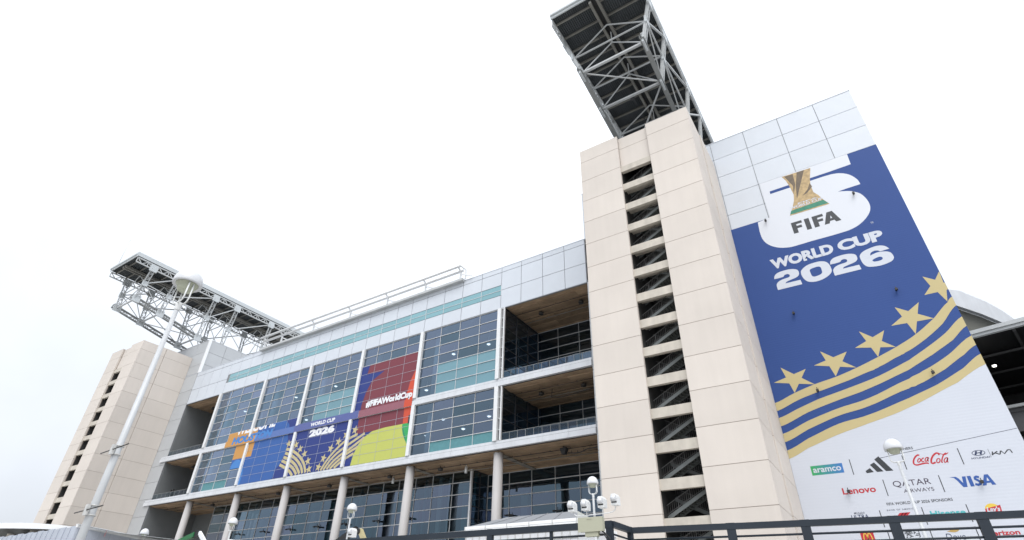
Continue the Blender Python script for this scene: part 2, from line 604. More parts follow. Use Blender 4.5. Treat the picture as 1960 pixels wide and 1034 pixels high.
DATA = {
 'edges': [(-8.11,63.07),(-7.72,46.75),(-7.78,33.71),(-7.71,10.44),(11.51,63.42),(11.54,31.09),(11.85,15.9)],
 'white': [(-4.11,46.59),(-4.21,45.0),(-4.14,43.88),(-3.83,43.02),(-3.25,42.31),(-2.4,41.75),(-1.39,41.45),(-0.46,41.41),(1.3,41.44),(3.55,41.41),(5.21,41.45),(6.26,41.72),(7.17,42.27),(7.87,42.99),(8.22,43.71),(8.31,44.47),(8.19,45.33),(7.88,46.14),(7.38,46.7),(6.72,47.13),(5.74,47.48),(6.72,47.53),(8.29,47.54),(8.2,48.35),(7.78,49.25),(7.26,49.83),(6.57,50.25),(5.8,50.45),(5.29,50.53),(8.23,51.01),(8.3,52.66),(6.86,52.79),(3.75,52.74),(0.46,52.72)],
 'bar': [(-1.61,50.97),(-1.64,50.51),(3.3,50.53),(4.87,50.53),(5.8,50.45),(5.69,50.92),(3.43,51.02)],
 'trophy': [(0.32,52.7),(0.64,51.88),(0.86,50.68),(0.99,49.17),(0.78,48.21),(0.41,47.33),(-0.24,46.07),(4.42,46.05),(3.94,47.03),(3.59,47.96),(3.22,48.58),(3.2,49.91),(3.4,50.9),(3.89,52.57)],
 'green': [(-64.84,28.7),(-64.64,27.61),(-63.98,26.26),(-63.2,24.92)],
 'green2': [(0.09,46.78),(-0.16,46.24),(4.35,46.22),(3.92,46.96)],
 'FIFA': [(-0.42,43.23),(4.95,43.16),(-0.42,44.93),(4.4,44.9)],
 'TM': [(7.65,41.91),(7.81,41.39)],
 'WORLDCUP': [(-4.05,40.39),(7.14,40.41),(8.29,39.68),(-3.63,38.92),(7.15,38.89)],
 '2026': [(-88.76,29.97),(-88.9,31.37),(-81.88,30.01),(-82.26,31.27)],
 'e1': [(-7.6,22.14),(-5.39,22.9),(-3.24,23.48),(-0.98,23.9),(1.18,24.49),(1.18,24.53),(3.39,25.23),(5.35,25.98),(7.28,26.89),(9.34,28.23),(11.03,29.66),(11.6,30.17)],
 'e2': [(-7.63,21.21),(-5.23,22.06),(-3.06,22.61),(0.06,23.28),(2.62,23.94),(5.3,24.94),(3.18,24.17),(5.77,25.15),(7.87,26.15),(9.83,27.46),(11.72,29.15)],
 'e3': [(-7.64,20.41),(-5.47,21.13),(-3.27,21.81),(-0.17,22.47),(2.85,23.21),(5.86,24.3),(7.8,25.31),(9.68,26.41),(11.67,27.83)],
 'e4': [(-7.61,19.5),(-4.59,20.58),(-1.44,21.37),(1.59,22.07),(5.54,23.31),(7.93,24.43),(10.01,25.54),(11.67,26.75)],
 'e5': [(-7.62,18.67),(-4.83,19.68),(-1.68,20.52),(1.29,21.09),(5.24,22.39),(6.57,22.94),(9.09,24.1),(11.71,25.67)],
 'e6': [(-7.59,17.78),(-5.06,18.78),(-1.89,19.74),(1.05,20.27),(4.93,21.42),(5.71,21.64),(8.41,22.75),(10.35,23.87),(11.69,24.64)],
 'e7': [(-7.62,16.89),(-5.3,17.85),(-2.12,18.92),(0.79,19.41),(4.62,20.47),(7.31,21.38),(9.76,22.53),(11.69,23.69)],
 'e8': [(-7.58,16.04),(-5.55,16.88),(-2.42,17.86),(0.53,18.56),(4.31,19.54),(8.9,21.26),(11.58,22.59)],
 'star1': [(-6.11,26.08),(-3.64,25.38),(-3.19,23.47),(-5.39,22.9),(-7.21,24.46)],
 'star2': [(-1.72,27.09),(0.77,26.47),(1.14,24.51),(-1.0,23.96),(-2.73,25.6)],
 'star3': [(2.53,28.49),(4.8,28.02),(5.22,25.95),(3.39,25.22),(1.64,26.7)],
 'star4': [(6.52,30.37),(8.71,30.35),(9.34,28.22),(7.32,26.92),(5.56,28.36)],
 'star5': [(10.0,33.19),(10.9,32.47),(11.56,33.35),(11.46,31.94),(11.57,31.9),(11.57,31.11),(11.4,31.01),(11.04,29.73),(10.63,31.02),(9.45,31.02),(10.28,31.88)],
 'aramco': [(-5.85,15.06),(-2.93,15.05),(-2.96,14.1),(-5.86,14.14)],
 'aramtext': [(-5.85,14.44),(-3.05,14.39),(-3.13,14.8)],
 'bar1': [(-1.12,14.05),(-0.68,14.29),(-0.45,13.88),(-1.07,13.84)],
 'bar2': [(-0.59,14.58),(-0.18,14.77),(0.36,13.86),(-0.18,13.86)],
 'bar3': [(-0.08,15.03),(0.35,15.29),(1.18,13.84),(0.57,13.86)],
 'div': [(-2.21,15.31),(-2.19,13.82),(2.27,15.13),(2.27,13.82),(0.06,13.12),(0.05,11.64),(6.7,15.23),(6.71,13.77),(4.48,13.05),(4.51,11.59),(2.31,10.46),(5.64,10.41)],
 'div2': [(-1.05,10.45),(2.31,8.64),(5.62,10.41),(2.3,8.64)],
 'partners': [(1.03,15.65),(1.09,15.83),(3.32,15.61),(3.36,15.8)],
 'coca': [(2.9,14.17),(5.7,14.08),(5.99,14.91),(3.33,15.0)],
 'hy': [(7.6,14.67),(8.56,14.61),(8.2,14.86),(8.04,14.41),(7.41,14.15),(8.72,14.09),(8.78,14.26)],
 'kia': [(8.92,14.33),(9.06,14.62),(10.4,14.38),(10.42,14.64)],
 'lenovo': [(-3.62,12.1),(-3.63,12.67),(-0.77,12.09),(-0.76,12.54)],
 'qatar': [(0.69,12.33),(0.87,12.9),(3.66,12.24),(3.76,12.87)],
 'airways': [(1.55,11.81),(3.71,11.77),(3.79,12.1)],
 'visa': [(5.24,12.78),(8.17,11.83),(5.77,11.87),(6.04,12.77),(7.96,12.72)],
 'spons': [(-0.3,10.86),(-0.24,11.06),(4.77,10.8),(4.84,10.99)],
 'bofa': [(-0.44,10.36),(-0.41,10.47),(1.46,10.33),(1.48,10.44)],
 'bofalogo': [(0.24,9.94),(0.95,10.05)],
 'ultra': [(-3.49,10.04),(-3.42,10.2),(-2.06,9.94),(-2.08,10.18),(-3.18,10.4),(-2.32,10.43)],
 'hisense': [(2.83,9.96),(2.92,10.08),(5.42,9.94)],
 'lays': [(6.85,10.09),(7.37,10.38),(7.66,10.16),(6.84,9.88),(7.94,10.21),(7.9,9.84)],
 'mcd': [(-3.2,8.74),(-2.12,8.72),(-2.16,8.16),(-3.21,8.17)],
 'meng': [(-0.43,8.56),(0.25,8.58),(0.2,8.1),(-0.51,8.12),(0.28,8.1),(0.41,8.51),(1.43,8.1),(1.51,8.49)],
 'dove': [(3.33,8.21),(4.64,7.67),(3.58,8.5),(4.44,8.62),(3.98,8.3)],
 'veriz': [(6.32,8.04),(8.43,7.94),(6.45,8.22),(8.48,8.17)],
 'seam': [(0.24,15.09),(11.86,16.41)],
 'floods': [(7.2,46.26),(-3.13,46.27),(7.29,32.23),(7.31,22.52),(-3.15,32.21),(-3.1,22.64),(-3.08,12.27),(7.38,12.1)],
 'orange_up': [(-116.21,34.61),(-106.05,34.56),(-105.97,31.45),(-116.27,31.67)],
 'orange_lo': [(-112.26,31.39),(-112.12,28.63),(-105.98,28.6),(-105.97,31.45)],
 'welcome': [(-113.38,34.46),(-100.49,34.53),(-112.68,33.92),(-100.33,33.84)],
 'houston': [(-113.36,31.88),(-114.02,33.17),(-100.21,32.02),(-100.9,33.35)],
 'blue_tr': [(-106.05,34.56),(-100.52,34.62),(-93.73,34.52)],
 'circ': [(-108.26,28.32),(-112.3,28.16),(-112.09,26.68),(-108.35,26.57),(-111.23,28.52),(-107.27,26.29),(-107.28,23.35)],
 'navyedge': [(-95.53,31.58),(-94.88,29.59),(-94.81,27.89),(-95.82,25.89),(-96.76,24.95),(-96.94,23.64)],
 'L1': [(-94.88,28.59),(-92.95,28.03),(-90.63,26.83),(-88.7,25.27),(-87.49,23.42)],
 'L2': [(-94.9,27.82),(-92.83,27.11),(-90.77,25.96),(-89.14,24.6),(-88.36,23.37)],
 'L3': [(-95.09,27.09),(-93.0,26.3),(-90.91,25.1),(-89.15,23.38)],
 'L4': [(-95.38,26.44),(-93.47,25.69),(-91.41,24.57),(-90.03,23.34)],
 'L5': [(-95.74,25.74),(-94.18,25.11),(-92.44,24.25),(-91.13,23.24)],
 'R1': [(-83.45,23.32),(-82.26,24.93),(-80.6,26.42),(-78.3,27.82),(-75.45,28.63)],
 'R2': [(-82.7,23.3),(-81.38,24.82),(-79.65,26.01),(-77.46,26.99),(-73.63,28.5)],
 'R3': [(-81.87,23.35),(-80.47,24.57),(-78.69,25.54),(-76.84,26.2),(-73.55,27.78)],
 'R4': [(-81.03,23.32),(-79.57,24.32),(-77.61,25.33),(-74.86,26.29)],
 'R5': [(-80.0,23.34),(-78.68,24.08),(-77.24,24.73),(-75.59,25.28)],
 'Ls': [(-94.48,29.54),(-92.13,28.99),(-90.61,28.02),(-89.0,26.92),(-87.52,25.42),(-86.71,23.89)],
 'Rs': [(-84.19,23.96),(-83.3,25.41),(-81.86,26.94),(-80.1,27.92),(-78.39,28.91),(-76.28,29.47)],
 'wc': [(-88.61,31.87),(-88.74,32.6),(-81.92,31.98),(-82.2,32.56)],
 'navytop': [(-92.2,33.06),(-78.02,32.93)],
 'maroon_top': [(-77.41,41.7),(-75.37,41.64),(-63.07,41.61)],
 'bluestep': [(-75.37,41.64),(-75.74,39.93),(-71.2,39.72),(-74.11,38.34),(-75.24,36.22),(-75.82,33.92),(-75.82,31.34),(-75.85,30.2),(-75.82,28.84)],
 'star': [(-76.95,30.14)],
 'orange': [(-63.28,38.25),(-64.42,36.25),(-64.77,34.0),(-64.92,31.55),(-64.71,28.79),(-63.7,28.63),(-63.76,29.82),(-63.04,29.7)],
 'lime': [(-75.93,23.31),(-75.62,25.08),(-74.8,26.7),(-73.54,27.84),(-71.87,28.59),(-68.92,28.8),(-64.84,28.7),(-63.2,24.92),(-63.05,23.29)],
 'hash': [(-74.53,32.99),(-74.62,34.3),(-63.38,32.62),(-63.49,34.17)],
 'greenframe': [(-63.68,28.52)],
 'dig2': [(-4.13,37.52),(-3.99,37.97),(-3.56,38.28),(-2.84,38.37),(-2.07,38.33),(-1.52,38.12),(-1.3,37.84),(-1.3,37.4),(-1.47,37.13),(-1.81,36.97),(-2.43,36.85),(-2.89,36.73),(-3.06,36.56),(-1.37,36.53),(-1.32,35.89),(-4.07,35.91),(-4.08,36.46),(-4.01,36.76),(-3.72,37.05),(-3.2,37.21),(-2.59,37.26),(-2.37,37.38),(-2.34,37.59),(-2.55,37.77),(-2.91,37.72),(-3.12,37.52)],
 'dig0': [(-1.07,37.54),(-0.82,37.89),(-0.23,38.24),(0.55,38.35),(1.29,38.31),(1.8,38.07),(2.05,37.66),(2.13,37.09),(2.07,36.58),(1.78,36.25),(1.31,35.98),(0.7,35.81),(0.05,35.79),(-0.56,35.98),(-0.88,36.34),(-1.07,36.89)],
 'dig0i': [(-0.09,37.48),(0.12,37.63),(0.55,37.69),(0.91,37.68),(1.11,37.5),(1.13,37.11),(1.08,36.75),(0.86,36.56),(0.47,36.48),(0.15,36.48),(-0.05,36.65),(-0.09,36.99)],
 'dig6': [(5.27,37.47),(5.45,37.84),(5.84,38.12),(6.51,38.3),(7.21,38.36),(7.7,38.25),(8.07,37.98),(8.28,37.58),(7.34,37.54),(7.2,37.72),(6.82,37.81),(6.42,37.64),(6.3,37.31),(6.46,37.38),(7.1,37.5),(7.8,37.37),(8.23,37.08),(8.36,36.56),(8.29,36.22),(8.02,35.96),(7.46,35.8),(6.71,35.75),(5.93,35.89),(5.55,36.11),(5.32,36.61)],
 'dig6i': [(6.33,36.69),(6.75,36.85),(7.13,36.88),(7.33,36.67),(7.22,36.45),(6.83,36.38),(6.4,36.45)],
 'cocaC1': [(3.65,14.96),(3.52,15.01),(3.28,14.86),(3.06,14.57),(2.98,14.3),(3.06,14.17),(3.25,14.13),(3.61,14.19),(3.98,14.22),(4.13,14.15)],
 'cocaC2': [(5.16,14.81),(5.13,14.97),(4.96,14.99),(4.68,14.8),(4.44,14.48),(4.36,14.21),(4.45,14.13),(4.69,14.2)],
 'cocaO1': [(3.53,14.69),(3.4,14.57),(3.34,14.4),(3.45,14.37),(3.6,14.51),(3.61,14.67),(3.53,14.69)],
 'cocac': [(3.94,14.68),(3.8,14.67),(3.68,14.5),(3.69,14.36),(3.84,14.39)],
 'cocaA': [(4.26,14.71),(4.11,14.69),(3.95,14.5),(3.97,14.37),(4.11,14.45),(4.27,14.71),(4.15,14.41),(4.21,14.37)],
 'cocaO2': [(5.03,14.51),(4.89,14.46),(4.79,14.26),(4.85,14.13),(5.02,14.23),(5.09,14.43),(5.03,14.51)],
 'cocaL': [(5.76,14.92),(5.55,14.83),(5.33,14.54),(5.15,14.18),(5.22,14.13)],
 'cocaA2': [(5.7,14.5),(5.54,14.48),(5.38,14.29),(5.36,14.12),(5.51,14.17),(5.73,14.49),(5.58,14.17),(5.65,14.1)],
 'cocaT': [(5.16,14.97),(5.39,14.87),(5.63,14.79),(5.91,14.94)],
 'kiaP': [(9.08,14.61),(9.04,14.35),(9.49,14.54),(9.31,14.48),(9.59,14.29),(9.76,14.52),(9.7,14.3),(10.2,14.63),(10.39,14.63),(10.37,14.38)],
 'hyH': [(7.97,14.76),(7.73,14.48)],
 'hyH2': [(8.43,14.73),(8.14,14.46)],
 'hyH3': [(7.79,14.59),(8.37,14.64)],
 'mcdM': [(-3.02,8.2),(-2.87,8.49),(-2.76,8.55),(-2.7,8.46),(-2.71,8.23),(-2.57,8.47),(-2.46,8.54),(-2.4,8.44),(-2.38,8.22)],
 'dove1': [(3.58,8.48),(3.95,8.65),(4.43,8.65),(4.42,8.49),(4.18,8.3),(3.95,8.33)],
}

# ================================================================== ground
g = MB()
g.face([(-1500, -1500, GZ), (1500, -1500, GZ), (1500, 1500, GZ), (-1500, 1500, GZ)])
tag(g.build('ground', M['ground']), kind='structure')

# ================================================================== main building
BAYS = [-124.9, -108.1, -93.0, -77.75, -62.7, -45.75]
ZU = [32.8 + (45.32 - 32.8) * i / 7 for i in range(8)]
ZL = [23.2 + (31.5 - 23.2) * i / 5 for i in range(6)]
hall = thing('stadium_building', (-84.6, 65.3, GZ), 'long pale metal clad stadium building with five tall window bays above round columns', 'building')

# upper cladding and its strips
mb = MB()
xs = []
for a, b in zip(BAYS[:-1], BAYS[1:]):
    xs += frange(a, b, 4)[:-1]
xs.append(BAYS[-1])
panels_x(mb, xs, [45.45, 48.08], YM, gap=.10)
panels_x(mb, xs, [50.12, 52.78, 53.75], YM, gap=.10)
xr = [-45.75, -41.7, -37.5, -33.4, -29.65, -23.8]
panels_x(mb, xr, [45.45, 49.1, 52.78, 53.75], YM, gap=.09)
xl = [-139.85, -136.1, -132.4, -128.65, -124.9]
panels_x(mb, xl, [45.45, 49.1, 52.78, 53.75], YM, gap=.10)
mb.box(-145.8, -23.8, YM + .09, YM + .4, 45.45, 53.7, 1)
mb.box(-145.8, -23.8, YM - .02, YM + .5, 53.76, 53.9, 0)
mb.box(-139.9, -29.6, YM - .03, YM + .12, 45.33, 45.43, 1)
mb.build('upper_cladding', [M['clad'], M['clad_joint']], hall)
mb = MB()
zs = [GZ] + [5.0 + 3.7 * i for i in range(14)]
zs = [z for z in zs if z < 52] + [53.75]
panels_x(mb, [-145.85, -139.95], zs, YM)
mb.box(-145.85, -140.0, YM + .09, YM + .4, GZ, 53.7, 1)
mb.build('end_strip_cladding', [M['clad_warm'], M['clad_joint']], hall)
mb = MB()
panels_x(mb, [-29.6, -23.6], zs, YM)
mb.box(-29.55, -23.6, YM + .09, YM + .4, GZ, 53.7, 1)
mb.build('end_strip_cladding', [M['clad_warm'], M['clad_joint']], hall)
# teal glass band
mb = MB()
for i in range(len(xs) - 1):
    for z0, z1 in ((48.1, 49.1), (49.1, 50.1)):
        x0, x1 = xs[i], xs[i + 1]
        if i == 0:
            x0 += .9
        mb.box(x0 + .04, x1 - .04, YM + .02, YM + .08, z0 + .04, z1 - .04)
mb.build('teal_glass_band', M['tealband'], hall)
mb = MB()
mb.box(-124.0, -45.8, YM - .03, YM + .05, 49.06, 49.14)
for x in xs[1:]:
    mb.box(x - .04, x + .04, YM - .02, YM + .06, 48.1, 50.1)
mb.build('band_mullion', M['mullthin'], hall)

# tall metal box over the far end
def metal_box(x0, x1, face_x, sgn):
    mb = MB()
    n = max(2, round((x1 - x0) / 4.85))
    xs_ = frange(x0, x1, n)
    zs_ = [53.95, 56.5, 59.95, 63.2]
    panels_x(mb, xs_, zs_, YM)
    ys_ = frange(YM + .1, YM + 38, 8)
    panels_y(mb, ys_, zs_, face_x, th=-sgn * .08)
    mb.box(x0 + .1, x1 - .1, YM + .12, YM + 38, 53.9, 63.1, 1)
    mb.box(x0, x1, YM - .03, YM + 38, 63.2, 63.35, 0)
    return mb
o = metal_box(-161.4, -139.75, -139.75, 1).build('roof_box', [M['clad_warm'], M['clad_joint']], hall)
mb = MB()
mb.box(-140.1, -139.5, YM - .08, YM + .5, 53.9, 63.4)
mb.build('corner_trim', M['trim'], o)

# the near end wall that carries the banner
mb = MB()
xs_ = [-29.6, -25.2, -20.3, -15.4, -12.5, -7.55, -2.68, 2.13, 6.9, 11.6]
zs_ = [GZ] + [5.0 + 3.69 * i for i in range(13)] + [52.8, 56.45, 60.0, 63.4]
panels_x(mb, [v for v in xs_ if v >= -12.6], zs_, YM)
panels_x(mb, [v for v in xs_ if v <= -12.4], [z for z in zs_ if z > 52], YM)
mb.box(-29.6, 11.5, YM + .09, YM + 38, 53.95, 63.3, 1)
mb.box(-12.5, 11.5, YM + .09, YM + 38, GZ, 53.95, 1)
panels_y(mb, frange(YM + .1, YM + 38, 8), zs_, 11.6, th=-.08)
mb.box(-29.6, 11.62, YM - .04, YM + .4, 63.4, 63.52, 0)
mb.build('banner_wall', [M['clad'], M['clad_joint']], hall)

# rear body, roof
mb = MB()
mb.box(-160, -29.7, 95, 103, GZ, 53.6)
mb.box(-160, -29.7, YM + .42, 103, 53.3, 53.72)
mb.build('rear_body', M['clad_warm'], hall)

# floor slabs with their stepped metal edges
def slab(x0, x1, z0, z1):
    mb = MB()
    mb.box(x0, x1, YM + .2, 77.2, z0 + .05, z1 - .02, 1)
    h = z1 - z0
    n = 28
    xs_ = frange(x0, x1, n)
    for a, b in zip(xs_[:-1], xs_[1:]):
        mb.box(a + .012, b - .012, YM - .28, YM + .2, z0, z0 + h * .62)
        mb.box(a + .012, b - .012, YM - .12, YM + .2, z0 + h * .66, z1)
    mb.box(x0, x1, YM - .22, YM + .19, z0 + h * .615, z0 + h * .665, 2)
    return mb
slab(-142.2, -29.6, 31.55, 32.78).build('floor_slab', [M['slab'], M['infloor'], M['clad_joint']], hall)
slab(-142.2, -29.6, 21.98, 23.17).build('floor_slab', [M['slab'], M['infloor'], M['clad_joint']], hall)

# board ceilings
def soffit(x0, x1, y0, y1, z, beams=()):
    mb = MB()
    mb.box(x0, x1, y0, y1, z + .16, z + .26, 1)
    y = y0
    k = 0
    while y < y1 - .05:
        d = 1.15
        x = x0
        while x < x1:
            L_ = random.uniform(5, 9)
            mb.box(x + .01, min(x + L_, x1) - .01, y + .03, min(y + d, y1) - .03, z + (.0 if k % 2 else .10), z + .15, 0)
            x += L_
        y += d
        k += 1
    for bx in beams:
        mb.box(bx - .45, bx + .45, y0 + .02, y1 - .02, z - .12, z - .005, 2)
    return mb
sm = [M['wood'], M['woodgap'], M['conbeam']]
soffit(-44.85, -29.6, YM + .3, 76.4, 45.42).build('soffit', sm, hall)
soffit(-44.85, -29.6, YM + .3, 76.4, 31.28).build('soffit', sm, hall)
soffit(-139.9, -125.3, YM + .3, 76.4, 45.22).build('soffit', sm, hall)
soffit(-139.9, -125.3, YM + .3, 76.4, 31.28).build('soffit', sm, hall)
soffit(-142.0, -29.6, YM + .25, 77.0, 21.70, BAYS).build('soffit', sm, hall)

for xa, xb_, z in ((-44.7, -29.7, 45.2), (-44.7, -29.7, 31.05), (-139, -30, 21.5)):
    for y, dz, rr in ((68.3, 0, .05), (70.6, .05, .035), (71.6, -.06, .06)):
        mb = MB()
        mb.tube([(xa, y, z + dz), (xb_, y, z + dz)], rr, 6)
        x = xa + 1.5
        while x < xb_:
            mb.box(x - .03, x + .03, y - .03, y + .03, z + dz, z + .22)
            x += 3.2
        mb.build('conduit', M['fixture'] if rr < .055 else M['conbeam'], hall)

# the glazed bays
def bay(i):
    a, b = BAYS[i], BAYS[i + 1]
    x = frange(a, b, 4)
    pu = pl = None
    tm = M['teal']
    if i == 4:
        pu = lambda c, r: c >= 1 and r <= 2
        pl = lambda c, r: c >= 1 and r == 0
    if i == 2:
        pu = lambda c, r: c >= 1 and r <= 2
    if i == 0:
        pl = lambda c, r: c in (1, 2) and r == 0
    glazing('window', x, ZU, YM + .12, hall, M['glass'], pick=pu, tint=tm)
    glazing('window', x, ZL, YM + .12, hall, M['glass'], pick=pl, tint=M['curtain'], tname='curtain')
for i in range(5):
    bay(i)
for i, x in enumerate(BAYS):
    mb = MB()
    d = .34
    x0 = x - d if i != 0 else x - .45
    mb.box(x0, x + d, YM - .34, YM + .3, 23.2, 31.52)
    mb.box(x0, x + d, YM - .34, YM + .3, 32.8, 45.33)
    mb.build('bay_mullion', M['white'], hall)
mb = MB()
mb.box(-44.98, -44.76, YM - .2, YM + .1, 32.8, 45.4)
mb.box(-44.98, -44.76, YM - .2, YM + .1, 23.2, 31.5)
for z in ZU + ZL:
    mb.box(-45.42, -44.98, YM - .05, YM + .1, z - .04, z + .04)
mb.build('corner_mullion', M['white'], hall)
# glass returns and back walls of the open balconies
def grid_y(name, ys_, zs_, x, parent, gm, bar=.08):
    mb = MB()
    for y in ys_:
        mb.box(x - .03, x + .12, y - bar / 2, y + bar / 2, zs_[0], zs_[-1])
    for z in zs_:
        mb.box(x - .02, x + .10, ys_[0], ys_[-1], z - bar / 2, z + bar / 2)
    fr = mb.build(name, M['darkgrey'], parent)
    g_ = MB()
    for j in range(len(ys_) - 1):
        for k in range(len(zs_) - 1):
            g_.face([(x, ys_[j], zs_[k]), (x, ys_[j + 1], zs_[k]), (x, ys_[j + 1], zs_[k + 1]), (x, ys_[j], zs_[k + 1])])
    g_.build('pane', gm, fr)
for zz, zc in ((ZU, 45.4), (ZL, 31.3)):
    grid_y('window', frange(YM + .2, 76.3, 3), list(zz), -44.9, hall, M['glassdark'])
    grid_y('window', frange(YM + .2, 76.3, 3), list(zz), -125.3, hall, M['glassdark'])
    glazing('window', [-44.9, -40.8, -36.7, -32.6, -29.6], list(zz)[::1], 76.3, hall, M['glassdark'], bar=.07, barmat=M['mullthin'])
    glazing('window', [-139.9, -136.2, -132.5, -128.8, -125.3], list(zz), 76.3, hall, M['glassdark'], bar=.07, barmat=M['darkgrey'])
# lower recessed glass wall
zlow = [21.68 - 1.79 * k for k in range(14)][::-1]
zlow = [z for z in zlow if z > 0]
xs2 = []
for a, b in zip(BAYS[:-1], BAYS[1:]):
    xs2 += frange(a * 1.0, b, 4)[:-1]
xs2 = [x for x in xs2 if x < -55.5] + [-54.75]
glazing('window', xs2, zlow, 72.0, hall, M['glassdark'], bar=.075, barmat=M['mullthin'])
grid_y('window', [72.0, 74.2, 76.4], zlow, -54.7, hall, M['glassdark'])
glazing('window', [-54.6, -50.4, -46.2, -42.0, -37.8, -33.7, -29.6], zlow, 76.4, hall, M['glassdark'], bar=.075, barmat=M['mullthin'])
mb = MB()
mb.box(-54.85, -54.55, 71.72, 72.1, 0, 21.7)
mb.build('corner_mullion', M['white'], hall)
# grey side walls at the far end
mb = MB()
mb.box(-140.3, -139.92, YM + .41, 77, GZ, 21.9)
mb.box(-140.3, -139.92, YM + .41, 77, 23.2, 31.5)
mb.box(-140.3, -139.92, YM + .41, 77, 32.8, 45.4)
mb.build('side_wall', M['greywall'], hall)
mb = MB()
mb.box(-29.6, -29.2, YM + .41, 77, GZ, 45.4)
mb.build('side_wall', M['greywall'], hall)
mb = MB()
mb.box(-139.9, -125.0, 76.6, 77, GZ, 21.9)
mb.build('recess_wall', M['greywall'], hall)
# round columns
for x in BAYS:
    mb = MB()
    mb.tube([(x, YM + .95, GZ), (x, YM + .95, 21.72)], .70, 24)
    mb.build('column', M['column'], hall)
# balustrades
def balustrade(x0, x1, z, n, glassy=True):
    mb = MB()
    for x in frange(x0, x1, n):
        mb.box(x - .025, x + .025, YM + .02, YM + .07, z, z + 1.08)
    mb.box(x0, x1, YM + .015, YM + .075, z + 1.07, z + 1.12)
    b = mb.build('balustrade', M['steeldark'], hall)
    gm = MB()
    for a, c in zip(frange(x0, x1, n)[:-1], frange(x0, x1, n)[1:]):
        gm.face([(a + .04, YM + .045, z + .05), (c - .04, YM + .045, z + .05), (c - .04, YM + .045, z + 1.04), (a + .04, YM + .045, z + 1.04)])
    gm.build('pane', M['balglass'], b)
    if not glassy:
        v = MB()
        for x in frange(x0, x1, n * 7):
            v.box(x - .012, x + .012, YM + .05, YM + .075, z + .08, z + 1.07)
        v.build('baluster', M['darkgrey'], b)
balustrade(-44.7, -29.7, 32.78, 11)
balustrade(-44.7, -29.7, 23.17, 11, False)
balustrade(-139.8, -125.5, 32.78, 8)
balustrade(-139.8, -125.5, 23.17, 8)
# rooms behind the glass
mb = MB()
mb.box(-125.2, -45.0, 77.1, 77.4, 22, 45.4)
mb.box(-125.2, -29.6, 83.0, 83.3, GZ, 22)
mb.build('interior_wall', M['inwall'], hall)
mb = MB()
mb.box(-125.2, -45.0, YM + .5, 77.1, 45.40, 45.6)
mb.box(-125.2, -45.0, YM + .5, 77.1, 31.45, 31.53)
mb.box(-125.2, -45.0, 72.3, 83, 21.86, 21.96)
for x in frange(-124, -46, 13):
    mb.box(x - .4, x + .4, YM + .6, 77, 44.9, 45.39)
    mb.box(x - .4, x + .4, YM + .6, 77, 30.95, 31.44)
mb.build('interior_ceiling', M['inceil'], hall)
for x in BAYS[:-1]:
    mb = MB()
    mb.tube([(x + 1.9, 67.6, 23.1), (x + 1.9, 67.6, 31.4)], .55, 16)
    mb.tube([(x + 1.9, 67.6, 32.8), (x + 1.9, 67.6, 45.3)], .55, 16)
    mb.build('interior_column', M['incol'], hall)
mb = MB()
for x in frange(-120, -50, 9):
    mb.box(x, x + 3.0, 76.6, 77.0, 23.3, 23.3 + 2.6)
    mb.box(x + 1.5, x + 2.4, 76.7, 77.0, 33, 35.4)
    mb.box(x + 4, x + 6.5, 76.8, 77.05, 36, 39)
mb.build('interior_screen', M['incol'], hall)
for k, x in enumerate(frange(-121, -58, 12)):
    mb = MB()
    w_ = random.uniform(.7, 1.5)
    mb.box(x, x + w_, 74.2, 74.6, 9, random.choice((20.0, 18.5, 21.8)))
    mb.box(x + 2.2, x + 2.5, 74.2, 74.6, 9, 21.8)
    mb.build('interior_column', M['incol'] if k % 2 else M['curtain'], hall)
for x in (-49.5, -43, -38.5, -34):
    mb = MB()
    mb.box(x, x + 1.2, 78.5, 78.9, 6, 19.0)
    mb.build('interior_column', M['incol'], hall)

